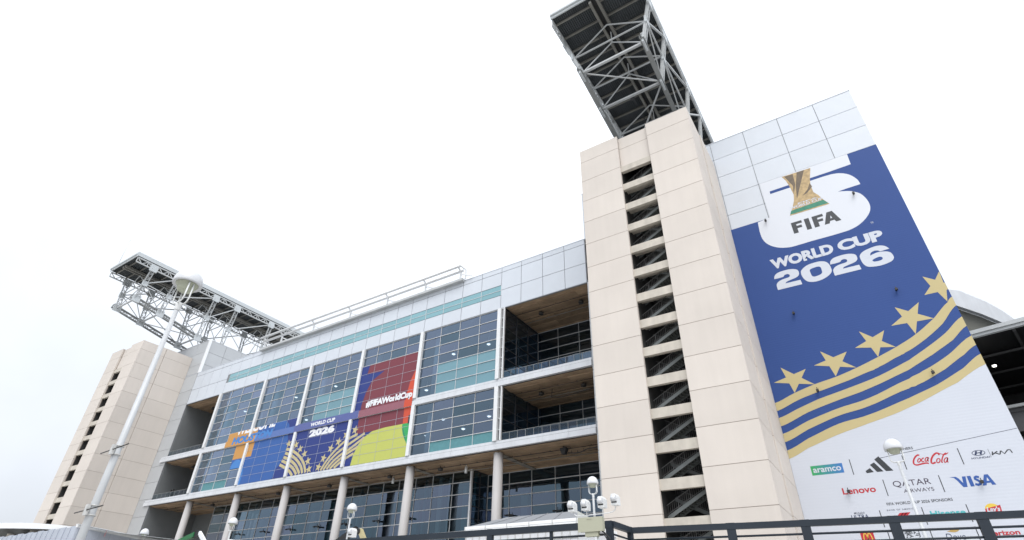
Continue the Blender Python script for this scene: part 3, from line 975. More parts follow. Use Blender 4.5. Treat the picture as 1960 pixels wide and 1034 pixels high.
# ================================================================== stair towers
def stair_tower(flip, label):
    ax = -84.65
    f = (lambda x: 2 * ax - x) if flip else (lambda x: x)
    x0, x1, s0, s1 = -23.62, -7.77, -17.80, -13.52       # outer edges and the open slot
    def bx(mb, a, b, y0, y1, z0, z1, mi=0):
        p, q = f(a), f(b)
        mb.box(min(p, q), max(p, q), y0, y1, z0, z1, mi)
    top = 59.25
    root = thing('stair_tower', (f((x0 + x1) / 2), 58.9, GZ), label, 'tower', 'precast stair towers flanking the window front')
    zj = [56.9 - 3.655 * k for k in range(16)]
    zj = [top] + [z for z in zj if z > 0] + [GZ]
    zj = zj[::-1]
    g = .055
    mb = MB()
    for a, b in ((x0, s0), (s1, x1)):
        for z0, z1 in zip(zj[:-1], zj[1:]):
            bx(mb, a + (.0 if a == x0 else .0), b, YF, YF + .35, z0 + g / 2, z1 - g / 2)
        bx(mb, a + .03, b - .03, YF + .03, YF + .5, GZ, top - .1, 1)
    bx(mb, s0, s1, YF + .45, YF + .8, 56.9 + g / 2, top - .25)
    bx(mb, s0, s1, YF + .45, YF + .8, 53.42, 56.9 - g / 2)
    bx(mb, s0, s1, YF + .48, YF + .9, 53.42, top - .3, 1)
    mb.build('front_wall', [M['precast'], M['precast_dark']], root)
    # side walls: two leaves with a reveal between, the rear leaf a little proud
    for xe, sg in ((x1, 1), (x0, -1)):
        mb = MB()
        for ya, yb, pr in ((YF + .36, 58.33, 0.0), (58.42, YM - .04, .12)):
            for k, (z0, z1) in enumerate(zip(zj[:-1], zj[1:])):
                bx(mb, xe - sg * .3, xe + sg * pr, ya, yb, z0 + g / 2, z1 - g / 2)
            bx(mb, xe - sg * .4, xe + sg * (pr - .03), ya + .02, yb - .02, GZ, top - .1, 1)
        bx(mb, xe - sg * .4, xe - sg * .12, 58.2, 58.6, GZ, top - .1, 1)
        mb.build('side_wall', [M['precast'], M['precast_dark']], root)
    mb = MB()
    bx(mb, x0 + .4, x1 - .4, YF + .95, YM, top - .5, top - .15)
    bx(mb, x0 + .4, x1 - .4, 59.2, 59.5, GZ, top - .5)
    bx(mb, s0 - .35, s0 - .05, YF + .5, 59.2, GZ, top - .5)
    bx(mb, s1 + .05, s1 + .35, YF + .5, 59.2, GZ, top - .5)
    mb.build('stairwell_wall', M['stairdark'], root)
    mb = MB()
    bx(mb, s0, s1, YF + .25, YF + .75, 52.45, 53.40)
    mb.build('landing_beam', M['beamcon'], root)
    k = 0
    z = 50.2
    while z > -1:
        mb = MB()
        bx(mb, s0 + .002, s1 - .002, YF + .25, YF + .70, z - 1.0, z)
        bx(mb, s0 + .002, s1 - .002, YF + .70, YF + 2.0, z - .45, z - .25)
        mb.build('landing_beam', M['beamcon'], root)
        # one flight rising behind each opening, one falling away behind it
        for dy, za, zb in ((1.7, z + .15, z + 2.65), (4.6, z + 2.5, z + .1)):
            st = MB()
            p = Vector((f(s0 - .2), YF + dy, za))
            q = Vector((f(s1 + .2), YF + dy, zb))
            st.bar(p, q, .10, .34)
            st.bar(p + Vector((0, 1.6, 0)), q + Vector((0, 1.6, 0)), .10, .34)
            for s in range(14):
                c = p.lerp(q, (s + .5) / 14)
                st.box(c.x - .17, c.x + .17, c.y - .02, c.y + 1.62, c.z - .05, c.z + .02)
            fl = st.build('stair_flight', M['stringer'], root)
            rl = MB()
            e = Vector((0, -.06, .15))
            up = Vector((0, 0, .95))
            p, q = p + e, q + e
            rl.bar(p + up, q + up, .05)
            rl.bar(p + up * .18, q + up * .18, .03)
            for s in range(23):
                c = p.lerp(q, (s + .5) / 23)
                rl.bar(c, c + up, .05 if s % 6 == 0 else .022)
            rl.build('handrail', M['handrail'], fl)
        z -= 3.43
        k += 1
    return root
stair_tower(False, 'near precast stair tower with zigzag stairs in its slot, beside the blue banner')
stair_tower(True, 'far precast concrete stair tower at the left end, behind the tall white lamp pole')

# ================================================================== roof trusses
def lattice(mb, p, q, up, depth, n, a=.22, lace=.10):
    p, q, up = Vector(p), Vector(q), Vector(up).normalized()
    d = up * depth / 2
    mb.bar(p + d, q + d, a)
    mb.bar(p - d, q - d, a)
    for i in range(n):
        s = 1 if i % 2 == 0 else -1
        mb.bar(p.lerp(q, i / n) + d * s, p.lerp(q, (i + 1) / n) - d * s, lace)
    for i in range(n + 1):
        if i % 2 == 0:
            c = p.lerp(q, i / n)
            mb.bar(c + d, c - d, lace)

FR = [47.9, 54.6, 66.0, 72.9, 84.7, 96.0]
def zb(y): return 70.0 - .19 * (y - 48)

def roof_truss(flip, label):
    ax = -84.65
    f = (lambda x: 2 * ax - x) if flip else (lambda x: x)
    xa, xb, ba, bb = -22.7, -8.8, -20.3, -10.5
    y0, y1 = 43.2, 150.0
    root = thing('roof_truss', (f(-15.7), 66, 66.0), label, 'roof truss', 'roof trusses reaching out over the towers')
    # corrugated deck
    mb = MB()
    n = 42
    lo, hi = 79.75, 79.92
    for i in range(n):
        t0, t1 = i / n, (i + .5) / n
        xs_ = [f(xa + (xb - xa) * t) for t in (t0, t0 + .12 / n, t1, t1 + .12 / n, (i + 1) / n)]
        zs_ = [hi, lo, lo, hi, hi]
        for (u, v), (p, q) in zip(zip(xs_[:-1], xs_[1:]), zip(zs_[:-1], zs_[1:])):
            mb.face([(u, y0, p), (v, y0, q), (v, y1, q), (u, y1, p)])
    a, b = sorted((f(xa), f(xb)))
    mb.box(a, b, y0, y1, 80.0, 80.25)
    mb.build('deck', M['deck'], root)
    mb = MB()
    y = y0 + 1.2
    while y < 130:
        mb.box(a + .1, b - .1, y - .11, y + .11, 79.35, 79.74)
        y += 2.75
    mb.build('purlin', M['purlin'], root)
    mb = MB()
    for xc in (-16.35, -15.2):
        mb.box(f(xc) - .2, f(xc) + .2, y0 + .3, y1, 78.7, 79.33)
    mb.build('crane_rail', M['purlin'], root)
    mb = MB()
    mb.box(min(f(-16.1), f(-15.45)), max(f(-16.1), f(-15.45)), y0 + .3, y1, 79.2, 79.3)  # black strip painting in the shade of the gap between the twin rails
    mb.build('gap_shade_strip', M['black'], root)
    mb = MB()
    mb.box(a - .15, a + .05, y0, y1, 79.9, 81.0)
    mb.box(b - .05, b + .15, y0, y1, 79.9, 81.0)
    mb.box(a - .15, b + .15, y0 - .2, y0, 79.6, 81.0)
    mb.box(a - .1, b + .1, y0 - .45, y0 - .2, 80.1, 80.5)
    mb.build('fascia', M['fascia'], root)
    for k, (xt, xq) in enumerate(((xa, ba), (xb, bb))):
        xt, xq = f(xt), f(xq)
        mb = MB()
        lattice(mb, (xt, y0 + .2, 78.85), (xt, 118, 78.85), (0, 0, 1), 1.3, 54, .26, .17)
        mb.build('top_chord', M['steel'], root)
        mb = MB()
        lattice(mb, (xq, FR[0] - 1.1, zb(FR[0]) + .2), (xq, 112, zb(112)), (0, .19, 1), .95, 44)
        if not flip:
            mb.bar((xq, FR[0] - 1.1, zb(FR[0]) - .34), (xq, 112, zb(112) - .54), .62, .10)
            mb.bar((xq - .34, FR[0] - 1.1, zb(FR[0]) + .15), (xq - .34, 112, zb(112) - .05), .06, .9)
        else:
            lattice(mb, (xq - .55, FR[0] - 1.1, zb(FR[0]) + .2), (xq - .55, 112, zb(112)), (0, .19, 1), .95, 44, .18)
        mb.build('bottom_chord', M['steeldark'], root)
        for i, y in enumerate(FR):
            z0 = zb(y)
            mid = Vector((xt + (xq - xt) * .5, y, (78.4 + z0) / 2))
            T, B = Vector((xt, y, 78.5)), Vector((xq, y, z0))
            mb = MB()
            lattice(mb, T, B, (0, 1, 0), .95, 12, .2, .12)
            off_ = Vector((0, -.42, 0))
            mb.bar(T + off_, B + off_, .55, .08, up=(0, 1, 0))
            po = mb.build('post', M['steel'], root)
            for c, s in ((T, 1.9), (mid, 1.4), (B, 1.9)):
                mb = MB()
                mb.box(c.x - .14, c.x + .14, c.y - s / 2, c.y + s / 2, c.z - s / 2, c.z + s / 2)
                mb.build('gusset', M['fascia'], po)
            if i < len(FR) - 1:
                y2 = FR[i + 1]
                mid2 = Vector((xt + (xq - xt) * .5, y2, (78.4 + zb(y2)) / 2))
                T2, B2 = Vector((xt, y2, 78.5)), Vector((xq, y2, zb(y2)))
                mb = MB()
                mb.bar(mid, T2, .26)
                mb.bar(mid, mid2, .22)
                mb.bar(mid, B2, .16)
                mb.build('brace', M['steel'], root)
    for i, y in enumerate(FR):
        z0 = zb(y)
        A_, B_ = Vector((f(ba), y, z0)), Vector((f(bb), y, z0))
        c = Vector((f(-15.6), y + 1.5, 76.0))
        mb = MB()
        mb.bar(A_, B_, .34)
        mb.bar(A_, c, .14)
        mb.bar(B_, c, .14)
        mb.bar(c, (f(-15.6), y + 1.5, 78.7), .14)
        p, q = Vector((f((xa + ba) / 2), y, 74.4)), Vector((f((xb + bb) / 2), y, 74.4))
        mb.bar(p, q, .2)
        mb.bar(p, (f(-15.6), y, 78.6), .16)
        mb.bar(q, (f(-15.6), y, 78.6), .16)
        if i < len(FR) - 1:
            z2 = zb(FR[i + 1])
            if i % 2 == 0:
                mb.bar(A_, (f(bb), FR[i + 1], z2), .16)
            else:
                mb.bar(B_, (f(ba), FR[i + 1], z2), .2)
        mb.build('cross_brace', M['steel'] if i else M['steel'], root)
    # small lamps and junction boxes slung under the deck
    for y in (50.5, 57.5, 63, 69.5, 76):
        mb = MB()
        mb.box(f(-17.6) - .35, f(-17.6) + .35, y - .3, y + .3, 78.4, 79.0)
        mb.bar((f(-17.6), y - 2, 78.9), (f(-17.6), y + 2, 78.9), .12)
        mb.build('junction_box', M['darkgrey'], root)
    return root
roof_truss(False, 'dark decked steel truss jutting overhead above the near stair tower')
lt = roof_truss(True, 'white lattice steel truss jutting out above the far stair tower at left')
mb = MB()
mb.tube([(-158.4, 43.35, 81.0), (-158.7, 43.35, 89.5)], .05, 6)
mb.lathe((-158.7, 43.35, 89.5), [(.0, .3), (.1, .15), (.0, 0)], 8)
tag(mb.build('antenna', M['mullthin']), 'thin whip antenna standing on the outer end of the far roof truss', 'antenna')

# ================================================================== white gantry rail on the roof edge
root = thing('roof_gantry', (-82, 63.2, 52.0), 'white pipe gantry rail running along the roof edge above the window bays', 'gantry')
mb = MB()
mb.box(-113.5, -54.0, 64.5, YM - .03, 53.5, 53.98)
mb.build('walkway_beam', M['steel'], root)
for y, z in ((64.1, 56.5), (65.0, 55.95)):
    mb = MB()
    mb.tube([(-113.5, y, z), (-54.3, y, z)], .25, 8)
    mb.build('pipe', M['white'], root)
for x in (-112.5, -106.5, -95.6, -84.1, -73.4, -63.4, -54.9):
    mb = MB()
    mb.bar((x, 64.1, 56.5), (x, 65.0, 55.95), .24)
    mb.bar((x, 65.0, 55.95), (x, 65.0, 53.95), .28)
    mb.bar((x + .1, 64.98, 55.3), (x + 2.8, 64.9, 53.95), .2)
    mb.build('bracket', M['white'], root)
mb = MB()
mb.bar((-54.3, 64.1, 56.5), (-53.7, 65.0, 55.95), .24)
mb.bar((-53.7, 65.0, 55.95), (-53.7, 65.0, 53.9), .24)
mb.build('end_frame', M['white'], root)

# ================================================================== roof and corner stand beyond the banner wall
root = thing('arched_roof', (20, 118, GZ), 'white curved stadium roof edge showing past the right side of the banner wall', 'roof')
outer = [(-30, 56), (0, 54.5), (12, 53.4), (19.6, 52.3), (20.9, 51.6), (23.5, 48.6), (24.8, 46.6), (25.9, 44.3), (27.5, 40)]
inner = [(-30, 50.5), (0, 50.2), (14, 49.7), (19.6, 49.0), (22.2, 46.6), (24.6, 43.9), (25.6, 40)]
mb = MB()
for i in range(8):
    pass
mb.prism(outer + inner[::-1], 110, 111.2)
mb.build('roof_edge', M['slab'], root)
mb = MB()
mb.prism(inner[::-1] + [(-30, 44), (0, 40)][:1] + [(-30, 38), (25.6, 38)], 111.25, 150)
mb.build('roof_underside', M['bowlgrey'], root)

root = thing('corner_stand', (22, 84, GZ), 'dark open upper stand with a pale roof beam to the right of the banner wall', 'stand')
dv = Vector((4.8, -1.1, 0)).normalized()
dn = Vector((1.1, 4.8, 0)).normalized()
p0 = Vector((14.36, 80.1, 0))
def corner_box(mb, s0, s1, t0, t1, z0, z1, mi=0):
    pts = [p0 + dv * s + dn * t for s, t in ((s0, t0), (s1, t0), (s1, t1), (s0, t1))]
    lo = [mb.bm.verts.new((q.x, q.y, z0)) for q in pts]
    hi = [mb.bm.verts.new((q.x, q.y, z1)) for q in pts]
    mb.bm.faces.new(lo).material_index = mi
    mb.bm.faces.new(hi).material_index = mi
    for i in range(4):
        mb.bm.faces.new([lo[i], lo[(i + 1) % 4], hi[(i + 1) % 4], hi[i]]).material_index = mi
mb = MB()
corner_box(mb, -10, 30, -.5, 0, 31.45, 31.9)
corner_box(mb, -10, 30, -.3, .2, 31.1, 31.42)
mb.build('roof_beam', M['steel'], root)
mb = MB()
corner_box(mb, -10, 30, .25, 26, 31.2, 31.6)
corner_box(mb, -10, 30, 25.6, 26, GZ, 31.2)
mb.build('roof_deck', M['black'], root)
mb = MB()
for s in (3.6, 10.5, 17):
    corner_box(mb, s, s + .3, .3, 25.5, 30.85, 31.15)
for t in (6, 13, 20):
    corner_box(mb, -10, 30, t, t + .3, 30.6, 30.84)
mb.build('roof_rib', M['darkgrey'], root)
mb = MB()
corner_box(mb, -10, 30, -.2, .15, 22.3, 22.6)
mb.build('floor_beam', M['steeldark'], root)
mb = MB()
corner_box(mb, -10, 30, .2, 25.5, 21.9, 22.25)
corner_box(mb, -10, 30, .4, .5, 19.8, 21.9)
corner_box(mb, -10, 30, 3, 3.4, GZ, 19.8)
mb.build('stand_floor', M['darkgrey'], root)
mb = MB()
for s in frange(-2, 8, 12):
    corner_box(mb, s, s + .5, .6, 1.2, 20.2 + random.uniform(0, .5), 21.4 + random.uniform(0, .4))
mb.build('equipment', M['steeldark'], root)
mb = MB()
c = Vector((15.8, 85, 28.9))
mb.lathe((c.x, c.y, c.z + .1), [(.0, -.08), (.2, -.08), (.24, .08), (.0, .1)], 16)
o = mb.build('ceiling_lamp', M['glow'])
tag(o, 'round lit lamp under the roof of the dark corner stand', 'lamp')

# ================================================================== the big printed banner
BY = YM - .03
bn = thing('sponsor_banner', (2, YM, 7), 'huge blue and white printed banner with gold stars and stripes on the right end wall', 'banner')
XL, XR = -7.62, 11.58


def ext(k):
    p = sorted(DATA[k])
    q = [p[0]]
    for c in p[1:]:
        if c[0] - q[-1][0] > .35:
            q.append(c)
    sl_ = (q[1][1] - q[0][1]) / (q[1][0] - q[0][0])
    q = [(XL, q[0][1] + sl_ * (XL - q[0][0]))] + [c for c in q if XL + .2 < c[0] < XR - .15] + [(XR, p[-1][1] + .1 * (XR - p[-1][0]))]
    # smooth the curve a little
    res = []
    n = len(q)
    for i in range(n - 1):
        a, b, c, d = q[max(i - 1, 0)], q[i], q[i + 1], q[min(i + 2, n - 1)]
        for s in range(5):
            t = s / 5
            h = lambda u, v, w_, x_: .5 * (2 * v + (w_ - u) * t + (2 * u - 5 * v + 4 * w_ - x_) * t * t + (3 * v - u - 3 * w_ + x_) * t ** 3)
            res.append((b[0] + (c[0] - b[0]) * t, h(a[1], b[1], c[1], d[1])))
    res.append(q[-1])
    return res


E_ = {i: ext('e%d' % i) for i in range(1, 9)}
ZA, ZB = 46.72, 52.76
mb = MB()
mb.flat([(XL, ZA), (.5, ZA), (.5, ZB), (XR, ZB)] + [(XR, E_[8][-1][1] + .3)] + [(x, z + .3) for x, z in E_[8][::-1]], BY)
mb.flat([(-1.64, 50.51), (.95, 50.51), (.85, 50.98), (-1.61, 50.97)], BY - .0125)
mb.build('blue_field', M['f_blue'], bn)
mb = MB()
mb.flat(E_[8] + [(XR, 0.2), (XL, 0.2)], BY - .004)
mb.build('white_field', M['f_white'], bn)
for a in (1, 3, 5, 7):
    mb = MB()
    mb.flat(E_[a] + E_[a + 1][::-1], BY - .012)
    mb.build('gold_stripe', M['f_gold'], bn)


def star_poly(t):
    def X(a, b, c, d):
        den = (a[0] - b[0]) * (c[1] - d[1]) - (a[1] - b[1]) * (c[0] - d[0])
        p = a[0] * b[1] - a[1] * b[0]
        q = c[0] * d[1] - c[1] * d[0]
        return ((p * (c[0] - d[0]) - (a[0] - b[0]) * q) / den, (p * (c[1] - d[1]) - (a[1] - b[1]) * q) / den)
    o_ = []
    for i in range(5):
        o_.append(t[i])
        j = (i + 1) % 5
        o_.append(X(t[i], t[(i + 2) % 5], t[j], t[(i + 4) % 5]))
    return o_


for i in range(1, 5):
    mb = MB()
    mb.flat(star_poly(DATA['star%d' % i]), BY - .010)
    mb.build('star', M['f_gold'], bn)
mb = MB()
mb.flat(DATA['star5'], BY - .010)
mb.build('star', M['f_gold'], bn)


def smooth_closed(q, k=4, keep=()):
    res = []
    n = len(q)
    for i in range(n):
        a, b, c, d = q[i - 1], q[i], q[(i + 1) % n], q[(i + 2) % n]
        if i in keep or (i + 1) % n in keep:
            if i in keep and (i + 1) % n in keep:
                res.append(b)
                continue
            if i in keep:
                a = b
            if (i + 1) % n in keep:
                d = c
        for s in range(k):
            t = s / k
            h = lambda u, v, w_, x_: .5 * (2 * v + (w_ - u) * t + (2 * u - 5 * v + 4 * w_ - x_) * t * t + (3 * v - u - 3 * w_ + x_) * t ** 3)
            res.append((h(a[0], b[0], c[0], d[0]), h(a[1], b[1], c[1], d[1])))
    return res


W = list(DATA['white'])
W2 = W[:28] + [(3.4, 50.53)] + W[29:]
wp = smooth_closed(W[:28], 4, keep=(0, 1, 7, 8, 9, 10, 20, 21, 22, 27))[:-3]
body = wp + [(4.8, 50.62), (3.3, 50.55), (3.3, 52.78), (8.3, 52.78)]
# lower and upper bowls of the emblem
i20 = 0
mb = MB()
low = smooth_closed(W[:28], 4, keep=(0, 1, 8, 9, 10, 20, 21, 22, 27))
mb.flat([p for p in low] + [(4.87, 50.50), (-1.64, 50.50), (-2.55, 50.5), (-2.55, 46.8)], BY - .008)
mb.flat([(-2.55, 50.50), (-1.62, 50.505), (-1.61, 50.97), (5.69, 50.94), (8.22, 51.01), (8.3, 52.78), (-2.55, 52.78)], BY - .008)
mb.build('emblem', M['e_white'], bn)
# the cup under the emblem: a plain stand-in foot in gold and green
T = DATA['trophy']
mb = MB()
mb.flat(T, BY - .014, 0)
mb.flat([(.62, 52.6), (1.7, 52.55), (1.55, 50.7), (1.0, 49.2), (1.25, 50.6)], BY - .017, 1)
mb.flat([(2.2, 52.6), (3.1, 52.58), (2.2, 50.6), (1.2, 48.35), (1.55, 50.4)], BY - .017, 1)
mb.flat([(3.2, 50.2), (3.3, 49.5), (2.5, 48.75), (1.9, 48.55), (2.7, 49.3)], BY - .017, 1)
mb.flat(DATA['green'], BY - .018, 2)
mb.flat(DATA['green2'], BY - .018, 2)
mb.build('cup_print', [M['trophy'], M['trophydark'], M['trophygreen']], bn)


def label_text(body_, x0, x1, z0, z1, m, bold=0.0, shear=0.0, spacing=1.0, name='lettering', parent=None, y=None, **kw):
    return text_mesh(body_, x0, x1, z0, z1, (BY - .016) if y is None else y, bold, shear, spacing, **kw).build(name, M[m], parent or bn)


label_text('WORLD CUP', .05, 3.9, 46.98, 47.4, 'f_white', .03, y=BY - .022)
label_text('FIFA', 1.1, 3.5, 47.48, 47.68, 'f_white', .03, y=BY - .022)
# heavy capitals of the emblem's name
mb = MB()
for x in (-.42, 2.02):
    mb.flat([(x, 43.2), (x + .55, 43.2), (x + .55, 43.88), (x + 1.12, 43.88), (x + 1.12, 44.26), (x + .55, 44.26), (x + .55, 44.53), (x + 1.25, 44.53), (x + 1.25, 44.92), (x, 44.92)], BY - .016)
mb.flat([(1.12, 43.2), (1.68, 43.2), (1.68, 44.92), (1.12, 44.92)], BY - .016)
mb.flat([(3.12, 43.2), (3.68, 43.2), (3.80, 43.52), (4.28, 43.52), (4.40, 43.2), (4.97, 43.2), (4.36, 44.92), (3.73, 44.92)], BY - .016)
mb.flat([(3.93, 43.88), (4.15, 43.88), (4.04, 44.3)], BY - .018, 1)
mb.build('lettering', [M['f_black'], M['f_white']], bn)
label_text('TM', 7.62, 7.9, 41.45, 41.75, 'f_white')
label_text('WORLD', -4.05, 3.05, 38.9, 40.4, 'f_white', .055)
label_text('CUP', 3.55, 8.28, 38.9, 40.4, 'f_white', .055)
mb = MB()
d2 = smooth_closed(DATA['dig2'], 3, keep=(0, 12, 13, 14, 15, 22))
mb.flat(d2, BY - .016)
mb.flat([(x + 6.30, z) for x, z in d2], BY - .016)
mb.flat(smooth_closed(DATA['dig0'], 3), BY - .016)
mb.flat(smooth_closed(DATA['dig6'], 3, keep=(7, 8, 12)), BY - .016)
mb.flat(smooth_closed(DATA['dig0i'], 3), BY - .020, 1)
mb.flat(smooth_closed(DATA['dig6i'], 3), BY - .020, 1)
mb.build('lettering', [M['f_white'], M['f_blue']], bn)
# sponsor rows
label_text('FIFA PARTNERS', 1.03, 3.36, 15.60, 15.83, 'f_black', .01)
m = bpy.data.materials.new('print green to blue')
m.use_nodes = True
n = m.node_tree.nodes
tc = n.new('ShaderNodeTexCoord')
sp = n.new('ShaderNodeSeparateXYZ')
rp = n.new('ShaderNodeValToRGB')
rp.color_ramp.elements[0].color = P(58, 178, 96, .74)
rp.color_ramp.elements[1].color = P(64, 128, 206, .74)
m.node_tree.links.new(tc.outputs['Generated'], sp.inputs[0])
m.node_tree.links.new(sp.outputs[0], rp.inputs[0])
m.node_tree.links.new(rp.outputs[0], n['Principled BSDF'].inputs['Base Color'])
mb = MB()
mb.flat([(-5.86, 14.12), (-2.95, 14.12), (-2.93, 15.05), (-5.86, 15.05)], BY - .010)
lg = mb.build('logo', m, bn)
label_text('aramco', -5.68, -3.12, 14.36, 14.78, 'f_white', .022, parent=lg)
mb = MB()
for k in ('bar1', 'bar2', 'bar3'):
    mb.flat(DATA[k], BY - .012)
mb.build('logo', M['f_black'], bn)
dv_ = DATA['div']
lines = [((dv_[a][0] + dv_[a + 1][0]) / 2, dv_[a + 1][1], dv_[a][1], .035) for a in range(0, 10, 2)]
lines += [(x, 9.0, 10.45, .035) for x in (-1.05, 2.31, 5.63)] + [(x, 7.2, 8.65, .035) for x in (-.95, 2.31, 5.63)] + [(8.85, 14.15, 14.9, .012)]
for x, za, zb_, wd in lines:
    mb = MB()
    mb.box(x - wd, x + wd, BY - .013, BY - .009, za, zb_)
    mb.build('divider_line', M['f_black'], bn)
mb = MB()
for k, wd in (('cocaC1', .13), ('cocaC2', .14), ('cocaO1', .085), ('cocac', .085), ('cocaA', .08), ('cocaO2', .085), ('cocaL', .10), ('cocaA2', .08), ('cocaT', .06)):
    q = DATA[k]
    r = []
    for i in range(len(q) - 1):
        a, b, c, d = q[max(i - 1, 0)], q[i], q[i + 1], q[min(i + 2, len(q) - 1)]
        for s in range(4):
            t = s / 4
            h = lambda u, v, w_, x_: .5 * (2 * v + (w_ - u) * t + (2 * u - 5 * v + 4 * w_ - x_) * t * t + (3 * v - u - 3 * w_ + x_) * t ** 3)
            r.append((h(a[0], b[0], c[0], d[0]), h(a[1], b[1], c[1], d[1])))
    r.append(q[-1])
    mb.ribbon(r, wd, BY - .012 - .0004 * len(mb.bm.verts) / 40)
mb.box(4.22, 4.34, BY - .014, BY - .012, 14.60, 14.66)
mb.build('logo', M['f_red'], bn)
# oval badge with a slanting H, and its name
mb = MB()
pts = [(8.08 + .47 * math.cos(2 * math.pi * i / 32), 14.63 + .22 * math.sin(2 * math.pi * i / 32)) for i in range(33)]
mb.ribbon(pts, .05, BY - .012)
mb.ribbon([(7.80, 14.47), (7.98, 14.80)], .13, BY - .012)
mb.ribbon([(8.18, 14.47), (8.36, 14.80)], .13, BY - .0125)
mb.ribbon([(7.88, 14.61), (8.28, 14.66)], .07, BY - .013)
lg = mb.build('logo', M['f_navytext'], bn)
label_text('HYUNDAI', 7.42, 8.76, 14.12, 14.28, 'f_navytext', .012, parent=lg)
mb = MB()
for q in ([(8.98, 14.30), (9.10, 14.62)], [(9.02, 14.36), (9.44, 14.60)], [(9.24, 14.48), (9.52, 14.32)], [(9.54, 14.32), (9.68, 14.62)], [(9.70, 14.62), (9.86, 14.33), (10.20, 14.64)], [(10.20, 14.63), (10.36, 14.63), (10.42, 14.34)]):
    mb.ribbon(q, .085, BY - .012 - .0005 * (len(mb.bm.verts) % 7))
mb.build('logo', M['f_black'], bn)
label_text('Lenovo', -3.62, -.77, 12.08, 12.68, 'f_red', .022)
label_text('QATAR', .75, 3.74, 12.28, 12.90, 'f_plum', -.004)
label_text('AIRWAYS', 1.4, 3.78, 11.78, 12.10, 'f_plum', -.004)
mb = MB()
mb.flat([(5.24, 12.80), (5.55, 12.70), (5.72, 12.45), (5.98, 11.86), (6.28, 11.86), (6.44, 12.76), (6.17, 12.76), (6.08, 12.2), (5.88, 12.62), (5.72, 12.78)], BY - .012)
mb.flat([(6.52, 11.86), (6.80, 11.86), (6.80, 12.76), (6.52, 12.76)], BY - .012)
mb.flat([(7.38, 11.86), (7.66, 11.86), (7.73, 12.05), (8.02, 12.05), (8.06, 11.86), (8.34, 11.86), (8.06, 12.76), (7.78, 12.76)], BY - .012)
mb.flat([(7.80, 12.22), (7.99, 12.22), (7.91, 12.52)], BY - .014, 1)
mb.ribbon([(7.36, 12.58), (7.20, 12.65), (7.06, 12.58), (7.04, 12.46), (7.22, 12.32), (7.32, 12.16), (7.26, 12.0), (7.08, 11.96), (6.90, 12.04)], .20, BY - .013)
mb.build('logo', [M['f_visa'], M['f_white']], bn)
label_text('FIFA WORLD CUP 2026 SPONSORS', -.30, 4.84, 10.82, 11.06, 'f_black', .01)
label_text('BANK OF AMERICA', -.44, 1.85, 10.34, 10.47, 'f_grey', .008, spacing=1.3)
mb = MB()
for k in range(3):
    mb.flat([(.20 + .25 * k, 9.85), (.55 + .25 * k, 9.85), (.85 + .25 * k, 10.12), (.50 + .25 * k, 10.12)], BY - .012)
mb.build('logo', M['f_red'], bn)
label_text('Michelob', -3.2, -2.3, 10.26, 10.45, 'f_grey', .004, .2)
label_text('ULTRA', -3.5, -2.05, 9.84, 10.2, 'f_navytext', .012)
label_text('Hisense', 2.8, 5.4, 9.62, 10.10, 'f_tealtext', .03)
mb = MB()
pts = [(7.36 + .52 * math.cos(2 * math.pi * i / 28), 9.92 + .46 * math.sin(2 * math.pi * i / 28)) for i in range(28)]
mb.flat(pts, BY - .010, 0)
mb.flat([(6.78, 9.55), (7.92, 9.66), (7.98, 10.22), (6.84, 9.98)], BY - .012, 1)
lg = mb.build('logo', [M['f_yellow'], M['f_red']], bn)
label_text("Lay's", 6.92, 7.86, 9.62, 10.12, 'f_white', .035, .2, parent=lg)
mb = MB()
mb.flat([(-3.2, 7.9), (-2.12, 7.9), (-2.12, 8.74), (-3.2, 8.74)], BY - .010, 0)
for cx in (-2.83, -2.49):
    pts = [(cx + .17 * math.cos(math.pi * i / 14), 8.0 + .58 * math.sin(math.pi * i / 14)) for i in range(15)]
    mb.ribbon(pts, .075, BY - .014, 1)
mb.build('logo', [M['f_red'], M['f_yellow']], bn)
mb = MB()
mb.flat([(-.46, 7.95), (.22, 7.95), (.25, 8.58), (-.43, 8.58)], BY - .010, 0)
mb.ribbon([(-.22, 8.55), (-.16, 8.32), (.0, 8.2), (.22, 8.22)], .07, BY - .014, 1)
for q in ([(.36, 8.48), (.92, 8.52)], [(.50, 8.56), (.50, 8.42)], [(.74, 8.58), (.74, 8.42)], [(.34, 8.40), (.34, 8.32)], [(.34, 8.39), (.94, 8.41), (.92, 8.32)], [(.44, 8.31), (.84, 8.32)], [(.62, 8.30), (.40, 8.16)], [(.62, 8.26), (.78, 8.10), (.60, 8.04)], [(.70, 8.22), (.92, 8.10)], [(.52, 8.12), (.36, 8.02)],
          [(1.10, 8.52), (1.04, 8.30)], [(1.06, 8.38), (1.20, 8.44)], [(1.44, 8.54), (1.44, 8.06), (1.32, 8.04)], [(1.18, 8.30), (1.46, 8.32)], [(1.10, 8.18), (1.42, 8.2)]):
    mb.ribbon(q, .055, BY - .013 - .0003 * (len(mb.bm.verts) % 11), 2)
mb.build('logo', [M['f_mint'], M['f_white'], M['f_black']], bn)
mb = MB()
mb.flat(smooth_closed([(3.52, 8.38), (3.75, 8.44), (3.95, 8.60), (4.30, 8.66), (4.46, 8.56), (4.42, 8.42), (4.20, 8.30), (3.95, 8.28)], 3), BY - .012)
lg = mb.build('logo', M['f_goldlogo'], bn)
label_text('Dove', 3.30, 4.70, 7.66, 8.20, 'f_navytext', -.006, .15, parent=lg)
label_text('verizon', 6.30, 8.48, 7.86, 8.22, 'f_red', .03)
mb = MB()
mb.box(.3, 11.55, BY - .009, BY - .006, 15.06, 15.10)
q = [(.24, 15.09), (11.55, 16.38)]
mb.bm.clear()
mb.ribbon(q, .05, BY - .009)
mb.build('seam', M['f_grey'], bn)

